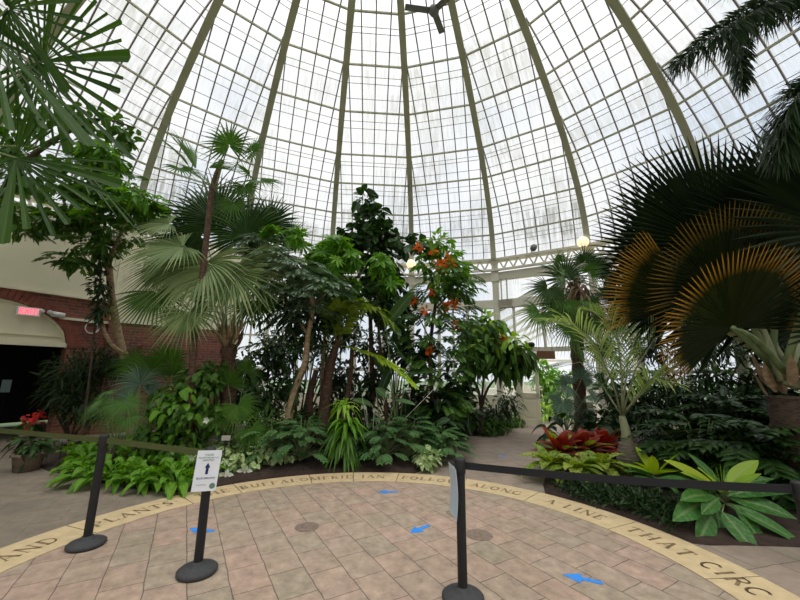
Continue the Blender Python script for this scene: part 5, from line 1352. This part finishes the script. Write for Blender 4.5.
for hx, tx, yh, n_, mt, spr, sp_ in (((552, 270), (536, 262), 8.4, V((0, -.4, .9)), 'g_dark', 30, 240), ((548, 288), (530, 305), 8.3, V((0, -.8, .6)), 'g_dark', 32, 260), ((566, 280), (545, 248), 8.8, V((0, -1, .1)), 'g_dark', 34, 260), ((604, 280), (630, 268), 8.6, V((0, -1, .2)), 'g_dark', 34, 260), ((610, 320), (640, 335), 8.3, V((0, -1, .3)), 'g_dark', 34, 260), ((600, 345), (618, 372), 8.2, V((0, -1, .3)), 'g_dark', 34, 260), ((558, 305), (552, 335), 8.2, V((0, -1, .3)), 'g_dark', 34, 250), ((540, 312), (528, 335), 8.1, V((0, -1, .4)), 'g_fresh', 30, 240), ((598, 268), (612, 250), 8.5, V((0, -.9, .3)), 'g_dark', 32, 260), ((600, 292), (620, 300), 8.2, V((0, -.8, .6)), 'g_dark', 32, 240), ((585, 262), (588, 238), 8.6, V((0, -1, .1)), 'g_dark', 30, 240), ((570, 325), (572, 352), 8.0, V((0, -1, .3)), 'g_mid', 34, 260), ((592, 318), (602, 345), 8.0, V((0, -1, .3)), 'g_dark', 34, 260), ((560, 262), (552, 246), 8.9, V((0, -.8, .3)), 'g_mid', 26, 240)):
    frond_fan(t, P(*hx, yh), P(*tx, yh - .15), ct, n_, mt, spr, sp_, .4, .3, pr=.010, sag=.08, rng=rng)
m = MB(); crown(m, [blob(577, 290, 14, 8.5, 12), blob(583, 306, 12, 8.4, 12)], 170, .34, .05, 'lance', random.Random(68), droop=.8, segs=4, down=.8); part('dry_leaf_skirt', m, M['dry'], t, label='brown dry leaf skirt')
for hx, tx, yh in (((590, 272), (604, 256), 8.3), ((562, 276), (548, 262), 8.3), ((590, 300), (606, 318), 8.1), ((566, 300), (548, 318), 8.1), ((580, 330), (590, 352), 8.0)):
    frond_fan(t, P(*hx, yh), P(*tx, yh - .15), ct, V((0, -.8, .5)), 'g_mid', 30, 260, .35, .4, pr=.010, sag=.08, rng=rng)
b_ = P(566, 432, 8.2); b_.z = .1
low_fans('short fan palm with silvery-blue fans beside the path near the doorway', b_, [((568, 385), (548, 378), 8.1, V((0, -.9, .4)), 40, 300), ((562, 402), (552, 420), 7.9, V((0, -.9, .5)), 38, 280), ((582, 378), (590, 360), 8.2, V((0, -.9, .4)), 38, 280), ((590, 395), (606, 402), 7.9, V((0, -.8, .6)), 36, 260)], 'g_blue', 63)

# ---- 20. giant dark fan palm at right
b_ = P(790, 452, 4.9); b_.z = .1
t = plant('giant_fan_palm', 'giant fan palm at right with huge dark fans edged in orange', 'palm', b_)
m = MB(); limb(m, [b_, P(790, 420, 4.9), P(786, 396, 4.9)], .21, .18, 16, .04, ring=.06, sub=6); part('trunk', m, M['bark_dark'], t, True)
ct = P(787, 392, 4.9)
m = MB(); rg = random.Random(64)
for k in range(12):
    a_ = k * 2.4; q = ct + V((.17 * math.cos(a_), .17 * math.sin(a_), -.12 + .03 * k))
    blade(m, q, V((.3 * math.cos(a_), .3 * math.sin(a_), 1)), V((math.cos(a_), math.sin(a_), 0)), .42, .13, 'strap', 4, 0, .5, rg.random())
part('leaf_boot', m, M['bark_tan'], t)
rng = random.Random(65)
for hx, tx, yh, yt, n_, mt, spr, sp_, spl in (
        ((733, 328), (725, 247), 4.35, 3.8, V((0, -1, -.30)), 'g_big', 68, 232, .62),
        ((728, 292), (702, 206), 4.85, 4.45, V((0, -1, -.3)), 'g_bigmid', 60, 190, .62),
        ((690, 302), (604, 272), 5.1, 5.0, V((0, -1, -.3)), 'g_big', 34, 75, .68),
        ((722, 246), (708, 134), 5.3, 5.4, V((0, -1, -.2)), 'g_bigdark', 66, 250, .64),
        ((698, 262), (606, 196), 5.5, 5.6, V((0, -1, -.1)), 'g_bigdark', 62, 180, .66),
        ((790, 240), (775, 138), 5.0, 5.1, V((0, -1, -.2)), 'g_bigdark', 60, 260, .66),
        ((815, 320), (800, 220), 5.2, 5.3, V((0, -1, -.2)), 'g_bigdark', 56, 260, .68),
        ((740, 300), (730, 190), 5.6, 5.7, V((0, -1, -.2)), 'g_bigdark', 60, 300, .75),  # this and the next two: dark rear fronds added to block the light
        ((770, 290), (775, 180), 5.9, 6.0, V((0, -1, -.2)), 'g_bigdark', 60, 300, .75),
        ((680, 290), (650, 215), 6.0, 6.1, V((0, -1, -.2)), 'g_bigdark', 56, 280, .75),
        ((850, 230), (840, 110), 4.6, 4.7, V((0, -1, -.2)), 'g_bigdark', 56, 270, .62),
        ((845, 330), (880, 260), 4.2, 4.1, V((0, -1, -.2)), 'g_bigdark', 50, 270, .62),
        ((645, 300), (590, 312), 5.9, 5.9, V((0, -.7, .5)), 'g_bigdark', 44, 60, .6)):
    frond_fan(t, P(*hx, yh), P(*tx, yt), ct + rdir(rng) * .14 + Z * .1, n_, mt, spr, sp_, spl, .05, cup=.05, pr=.034, sag=.10, rng=rng, pmat='petiole_pale' if yh > 5.15 else 'stem', jag=.03, taper=1.3)

# ---- 21. bottle palm
b_ = G(632, 480); b_.z = .06; Yb = b_.y
t = plant('bottle_palm', 'small palm with a swollen ringed grey trunk beside the red rosettes', 'palm', b_)
m = MB(); hz = P(630, 447, Yb).z; pr_ = []
for k in range(29):
    q = k / 28; z_ = hz * q; r_ = .205 * (1 - .42 * q ** 1.8) + (.006 if k % 3 == 0 else -.004); pr_.append((r_, z_))
pr_.append((.10, hz + .02))
m.lathe(pr_, 28, (b_.x, b_.y, b_.z)); part('trunk', m, M['bark_grey'], t, True)
m = MB(); base_c = V((b_.x, b_.y, hz)); ctop = P(622, 416, Yb); limb(m, [base_c, base_c.lerp(ctop, .4) + V((.01, 0, 0)), ctop], .095, .045, 14); part('crownshaft', m, M['petiole_pale'], t, True)
rng = random.Random(66); ct = ctop
for pts, LL, mc, mt in (
        ([(622, 416, 0), (612, 380, -.2), (596, 345, -.5), (575, 325, -.9), (548, 322, -1.2)], .45, 34, 'g_frond'),
        ([(622, 416, 0), (622, 375, -.1), (618, 340, -.2), (606, 318, -.3), (590, 310, -.5)], .42, 32, 'g_frond'),
        ([(622, 416, 0), (635, 370, -.1), (655, 338, -.3), (690, 322, -.5), (740, 325, -.8)], .50, 36, 'g_frond'),
        ([(622, 416, 0), (645, 385, .2), (680, 365, .4), (715, 372, .5)], .45, 30, 'g_mid'),
        ([(622, 416, 0), (602, 385, .3), (580, 362, .5), (556, 368, .6)], .40, 28, 'g_mid'),
        ([(622, 416, 0), (628, 360, .3), (640, 325, .6), (660, 312, 1.0)], .42, 28, 'g_mid'),
        ([(622, 416, 0), (640, 395, -.4), (652, 378, -.8), (668, 385, -1.1)], .35, 24, 'g_frond')):
    pp = [P(x, y, Yb + dy) for x, y, dy in pts]
    frond_pin(t, pp, LL * 1.7, .024, int(mc * .95), mt, 38, .42, .016, rng, 'petiole_pale', start=.22, lift=.45, segs=5)

# ---- 22. bristly overhead fronds top right
b_ = V((5.6, 3.9, .08))
t = plant('foxtail_palm', 'foxtail palm leaning in from upper right with bushy bristly fronds', 'palm', b_)
m = MB(); limb(m, [b_, b_ + V((0, 0, 2.0)), b_ + V((-.05, -.1, 4.6))], .12, .08, 12, .02, ring=.03); part('trunk', m, M['bark_grey'], t, True)
ct = b_ + V((-.05, -.1, 4.6)); rng = random.Random(67)
for pts, LL, mc in (([None, P(800, -15, 3.7), P(755, 12, 3.5), P(710, 38, 3.4), P(672, 68, 3.4)], .36, 90), ([None, P(850, 0, 3.9), P(790, 0, 3.9), P(735, 30, 3.9), P(742, 75, 3.8), P(742, 86, 3.8)], .30, 80), ([None, P(880, 60, 3.4), P(830, 70, 3.3), P(795, 100, 3.2), P(780, 150, 3.2)], .42, 80), ([None, P(830, -60, 3.4), P(760, -50, 3.2), P(700, -20, 3.1)], .42, 70)):
    pp = [ct] + pts[1:]
    m = MB(); pinnate(m, pp, LL * 1.1, .024, mc * 2, 58, .6, rng, plumose=.5, start=.3, segs=3); m2_ = MB(); pinnate(m2_, pp, LL, .024, mc * 2, 70, .6, rng, plumose=.5, start=.3)
    m.add(m2_.v, m2_.f, m2_.c); o = part('frond', m, M['g_fox'], t)
    m = MB(); q_ = []
    for i in range(len(pp) - 1): q_ += [pp[i].lerp(pp[i + 1], j / 3) for j in range(3)]
    q_.append(pp[-1]); m.tube(q_, [.03 * (1 - .8 * i / (len(q_) - 1)) for i in range(len(q_))], 6); part('rachis', m, M['stem'], o, True)

# ---- 23. red rosettes and crotons
def rosette(t, c_, n_, L, W, mt, lo, hi, seed, prof_='strap', droop=.3, nm='leaf_rosette'):
    rg = random.Random(seed); m = MB()
    for k in range(n_):
        a_ = k * 2.4 + rg.uniform(-.2, .2); e = lo + (hi - lo) * (k / max(1, n_ - 1)) + rg.uniform(-.1, .1)
        dd = V((math.cos(a_) * math.cos(e), math.sin(a_) * math.cos(e), math.sin(e)))
        blade(m, c_ + V((dd.x, dd.y, 0)) * .03, dd, Z + rdir(rg) * .15, L * rg.uniform(.8, 1.15), W, prof_, 6, rg.uniform(.6, 1.3) * droop, .3, rg.random())
    return part(nm, m, M[mt], t)
for i, (x, y, Y, lab) in enumerate(((562, 454, 6.1, 'red rosette plant nearest the path, left of the bottle-shaped trunk'), (584, 452, 6.4, 'red rosette plant with the tallest upright leaf, close to the bottle-shaped trunk'), (603, 448, 7.0, 'dark red rosette plant half behind the bottle-shaped trunk'))):
    c_ = P(x, y, Y); b_ = V((c_.x, c_.y, .1)); t = plant('red_rosette_plant', lab, 'bromeliad', b_, 'red rosette plants')
    m = MB(); m.tube([b_, c_], .03, 7); part('stem', m, M['bark_dark'], t)
    rosette(t, c_, 18, .55, .19, 'g_red', .15, 1.3, 70 + i, 'leaf')
    if i < 2: rosette(t, c_ + Z * .03, 5, .50, .16, 'g_croton', .5, 1.0, 90 + i)
for i, (x, y, lab) in enumerate(((552, 478, 'yellow-green mottled plant at the left tip of the right bed'), (578, 484, 'yellow-green mottled plant below the red rosettes'), (602, 480, 'yellow-green mottled plant touching the bottle-shaped trunk'), (560, 464, 'yellow-green mottled plant tucked behind at the path side'))):
    b_ = G(x, y + 3); b_.z = .07; t = plant('mottled_leaf_plant', lab, 'plant', b_, 'yellow-green mottled plants')
    m = MB(); m.tube([b_, b_ + Z * .14], .02, 6); part('stem', m, M['bark_dark'], t)
    rosette(t, b_ + Z * .18, 17, .46, .19, 'g_croton', -.15, 1.0, 80 + i, 'leaf', .45)
# dark blue-green leaves behind the rosettes
b_ = P(575, 438, 8.0); b_.z = .1; t = plant('taro', 'large dusky arrow-shaped leaves behind the red rosettes', 'plant', b_)
m = spath(b_, 46, 26, .5, .26, hgt=.45); part('foliage', m, M['g_deep'], t)
for i, (x, y, Y, r_, lab) in enumerate(((645, 425, 7.4, 30, 'dark broad-leaved plant behind the bottle palm crown'), (680, 428, 7.0, 30, 'dark paddle-leaved plant left of the lobed-leaf thicket'), (612, 425, 8.0, 20, 'dark leafy plant between the hairy palm and the bottle palm'))):
    b_ = P(x, y + 20, Y); b_.z = .12; t = plant('broad_dark_plant', lab, 'plant', b_); m = spath(b_, 47 + i, 34, .55, .20, hgt=.55); part('foliage', m, M['g_deep'], t)

# ---- 24. broad yellow-green plants in the right foreground
b_ = G(665, 510); b_.z = .08; b_ = P(664, 500, 5.2); b_.z = .1
t = plant('birds_nest_plant', 'smaller yellow-green rosette directly right of the bottle-shaped trunk', 'plant', b_)
c_ = P(655, 474, 5.2); m = MB(); m.tube([b_, c_], .03, 7); part('stem', m, M['bark_dark'], t)
rosette(t, c_, 8, .42, .13, 'g_yellow', .3, 1.0, 101, 'leaf', .15); rosette(t, c_ - Z * .05, 12, .42, .15, 'g_broad', -.1, .6, 102, 'leaf', .4)
b_ = P(728, 540, 4.35); b_.z = .09
t = plant('paddle_leaf_plant', 'large plant with lime upper leaves and big glossy mottled lower leaves, right foreground', 'plant', b_)
c_ = P(724, 498, 4.35); m = MB(); m.tube([b_, c_], .04, 8); part('stem', m, M['bark_dark'], t)
for hx, tx, yh, yt, w_, mt, dr, nn in (
        ((722, 492), (668, 462), 4.3, 4.3, .17, 'g_yellow', .12, V((-.2, -.6, 1))), ((726, 488), (756, 462), 4.3, 4.4, .15, 'g_lime', .12, V((.3, -.5, 1))),
        ((720, 490), (700, 470), 4.3, 3.9, .15, 'g_yellow', .1, V((0, -.6, .8))), ((730, 492), (772, 478), 4.3, 4.2, .12, 'g_broad', .25, V((.3, -.6, 1))),
        ((716, 494), (652, 482), 4.3, 4.1, .13, 'g_broad', .3, V((-.2, -.6, 1))), ((728, 496), (790, 492), 4.2, 4.1, .15, 'g_broad', .25, V((.2, -.8, 1))),
        ((708, 500), (678, 518), 4.1, 3.9, .19, 'g_broad', .1, V((-.2, -.9, .6))), ((718, 498), (704, 512), 4.1, 3.9, .14, 'g_broad', .1, V((0, -.9, .6))),
        ((712, 515), (700, 540), 4.0, 3.85, .17, 'g_broad', .1, V((0, -1, .5))), ((722, 512), (752, 548), 4.0, 3.75, .17, 'g_broad', .08, V((-.2, -.9, .6))),
        ((728, 505), (792, 540), 4.1, 3.85, .17, 'g_broad', .15, V((.2, -.7, .9))), ((730, 498), (786, 516), 4.2, 4.0, .20, 'g_broad', .2, V((.2, -.8, .8))),
        ((716, 506), (720, 530), 4.2, 4.0, .14, 'g_broad', .1, V((0, -1, .5))), ((712, 496), (684, 500), 4.1, 3.95, .15, 'g_broad', .2, V((-.2, -.7, .8))), ((720, 492), (684, 474), 4.3, 4.05, .12, 'g_yellow', .12, V((-.2, -.6, 1))), ((728, 492), (760, 474), 4.3, 4.1, .12, 'g_lime', .15, V((.2, -.6, 1))), ((734, 505), (768, 552), 4.05, 3.85, .15, 'g_broad', .1, V((.1, -.8, .8))), ((722, 488), (690, 455), 4.4, 4.6, .14, 'g_broad', .1, V((0, -.4, 1))), ((726, 488), (740, 452), 4.5, 4.8, .14, 'g_broad', .1, V((0, -.4, 1)))):
    p0, p1 = P(*hx, yh), P(*tx, yt); d_ = p1 - p0; L_0 = d_.length
    m = MB(); blade(m, p0, d_ + Z * dr * L_0, nn, L_0 * 1.15, w_ * 1.1, 'leaf', 8, dr, .18, RN.random()); o = part('leaf', m, M[mt], t)
    m = MB(); m.tube([c_ - Z * .05, p0], .008, 5); part('petiole', m, M['stem'], o)
m = MB(); p = P(715, 470, 4.2)
for k in range(5): m.tube([c_, P(712 + k * 4, 464 + abs(k - 2) * 3, 4.2)], [.008, .002], 4)
part('new_shoot', m, M['g_yellow'], t)
shrub('second glossy broad-leaved plant at the right frame edge behind the last belt post', 800, 520, 4.6, [blob(800, 505, 22, 4.6, 18)], 40, .4, .16, 'oval', 'g_broad', 103, name='paddle_leaf_plant', cat='plant')

# ---- 25. lobed-leaf thicket at right
for i, (x, y, Y, n_, rd, hg, lab) in enumerate(((705, 480, 5.6, 34, .6, .8, 'big lobed-leaf plant behind the lime paddle leaves'), (755, 480, 5.2, 34, .6, .75, 'big lobed-leaf plant in front of the giant palm trunk'), (735, 470, 6.6, 36, .7, 1.05, 'big lobed-leaf plant rising behind the other two'), (800, 480, 4.9, 26, .5, .7, 'big lobed-leaf plant at the far right below the palm trunk'))):
    b_ = P(x, y, Y); b_.z = .1; t = plant('split_leaf_plant', lab, 'philodendron', b_, 'big lobed-leaf plants in the right bed')
    m, ms = mound(b_, 110 + i, n_, .52, .42, rd, hg); part('foliage', m, M['g_dark'], t); part('petiole', ms, M['stem'], t)
# dark backdrop shrubs on the right
gb = 'dark backdrop shrubs of the right bed'
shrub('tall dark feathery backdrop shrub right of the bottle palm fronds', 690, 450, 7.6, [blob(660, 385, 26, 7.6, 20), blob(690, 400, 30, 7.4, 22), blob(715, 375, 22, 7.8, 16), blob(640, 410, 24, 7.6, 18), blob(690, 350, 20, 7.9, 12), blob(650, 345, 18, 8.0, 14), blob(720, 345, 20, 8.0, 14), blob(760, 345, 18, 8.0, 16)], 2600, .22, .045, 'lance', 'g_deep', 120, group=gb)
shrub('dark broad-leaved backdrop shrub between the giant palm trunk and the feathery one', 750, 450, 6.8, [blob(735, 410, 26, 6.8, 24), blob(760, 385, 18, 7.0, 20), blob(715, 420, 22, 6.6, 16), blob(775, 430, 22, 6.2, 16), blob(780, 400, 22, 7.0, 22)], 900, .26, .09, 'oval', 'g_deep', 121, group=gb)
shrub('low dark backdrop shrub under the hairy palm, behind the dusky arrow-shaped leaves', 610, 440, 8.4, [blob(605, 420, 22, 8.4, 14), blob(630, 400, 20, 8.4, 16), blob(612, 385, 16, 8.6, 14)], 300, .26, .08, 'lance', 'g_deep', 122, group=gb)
# ---- 26. fine dark edging
rng = random.Random(130); proto = None
for i, (x, y) in enumerate([(592, 497), (602, 500), (612, 503), (622, 506), (632, 509), (642, 512), (652, 515), (662, 519), (672, 524), (608, 492), (624, 497), (640, 502), (656, 508), (668, 513), (680, 520), (584, 493), (598, 494), (614, 498), (630, 503), (646, 509), (660, 514), (575, 492), (566, 489), (636, 506), (590, 498)]):
    b_ = G(x, y + 3); b_.z = .02
    if proto is None:
        m = MB(); crown(m, [(V((0, 0, .06)), (.16, .08))], 110, .06, .018, 'lance', random.Random(131), droop=.2, segs=2, down=-.2, shell=.8)
        for k in range(9): m.tube([V((0, 0, -.01)), V((.13 * math.cos(k * .7), .13 * math.sin(k * .7), .07))], .003, 4)
        proto = o = m.build('edging_tuft', M['g_deep']); tag(o, 'tiny dark fine-leaved tuft edging the stone ring below the bottle palm', 'edging plant', 'dark edging tufts along the right stone ring')
    else: o = proto.copy(); COL.objects.link(o)
    o.location = b_; o.rotation_euler = (0, 0, rng.random() * 6); k = rng.uniform(1.1, 1.7); o.scale = (k, k, k)

# ================================================================== LIGHT, CAMERA
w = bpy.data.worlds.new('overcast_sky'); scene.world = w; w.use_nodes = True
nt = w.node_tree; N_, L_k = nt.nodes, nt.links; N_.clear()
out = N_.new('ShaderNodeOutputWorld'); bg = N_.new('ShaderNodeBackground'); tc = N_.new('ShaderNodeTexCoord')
n1 = N_.new('ShaderNodeTexNoise'); n1.inputs['Scale'].default_value = 2.2; n1.inputs['Detail'].default_value = 6
L_k.new(tc.outputs['Generated'], n1.inputs['Vector'])
r = N_.new('ShaderNodeValToRGB'); r.color_ramp.elements[0].position = .35; r.color_ramp.elements[0].color = (.70, .78, .90, 1); r.color_ramp.elements[1].position = .55; r.color_ramp.elements[1].color = (1.0, 1.0, 1.0, 1)
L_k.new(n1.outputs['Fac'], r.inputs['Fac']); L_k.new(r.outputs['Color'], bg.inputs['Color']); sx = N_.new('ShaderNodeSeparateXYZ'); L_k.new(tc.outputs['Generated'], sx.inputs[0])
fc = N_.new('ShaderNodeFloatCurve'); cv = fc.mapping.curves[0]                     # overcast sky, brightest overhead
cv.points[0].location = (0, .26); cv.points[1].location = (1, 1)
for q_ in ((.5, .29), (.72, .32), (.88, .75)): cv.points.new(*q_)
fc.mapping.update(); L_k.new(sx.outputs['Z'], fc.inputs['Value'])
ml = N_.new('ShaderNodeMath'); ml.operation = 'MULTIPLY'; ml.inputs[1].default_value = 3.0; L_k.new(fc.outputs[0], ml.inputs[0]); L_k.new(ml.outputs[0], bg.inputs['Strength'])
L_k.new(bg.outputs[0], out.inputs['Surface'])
sd_ = bpy.data.lights.new('sun', 'SUN'); sd_.energy = 1.8; sd_.angle = math.radians(50); sd_.color = (1, .97, .90)
so = bpy.data.objects.new('sun', sd_); COL.objects.link(so); so.rotation_euler = (math.radians(20), math.radians(12), 0)

cd = bpy.data.cameras.new('camera'); cam = bpy.data.objects.new('camera', cd); COL.objects.link(cam)
cd.sensor_width = 36; cd.sensor_fit = 'HORIZONTAL'; cd.lens = F / 800 * 36; cd.clip_start = .02; cd.clip_end = 300
U_, V_, F_ = V((1, 0, 0)), V((0, -sp, cp)), V((0, cp, sp))
right = U_ * cr + V_ * sr; up = -U_ * sr + V_ * cr
R3 = Matrix((right, up, -F_)).transposed()
cam.matrix_world = Matrix.Translation(CAM) @ R3.to_4x4()
scene.camera = cam
scene.view_settings.view_transform = 'Standard'; scene.view_settings.look = 'None'; scene.view_settings.gamma = 1; scene.view_settings.use_curve_mapping = False
scene.view_settings.exposure = 0.4
scene.cycles.max_bounces = 8; scene.cycles.transparent_max_bounces = 16; scene.cycles.diffuse_bounces = 4
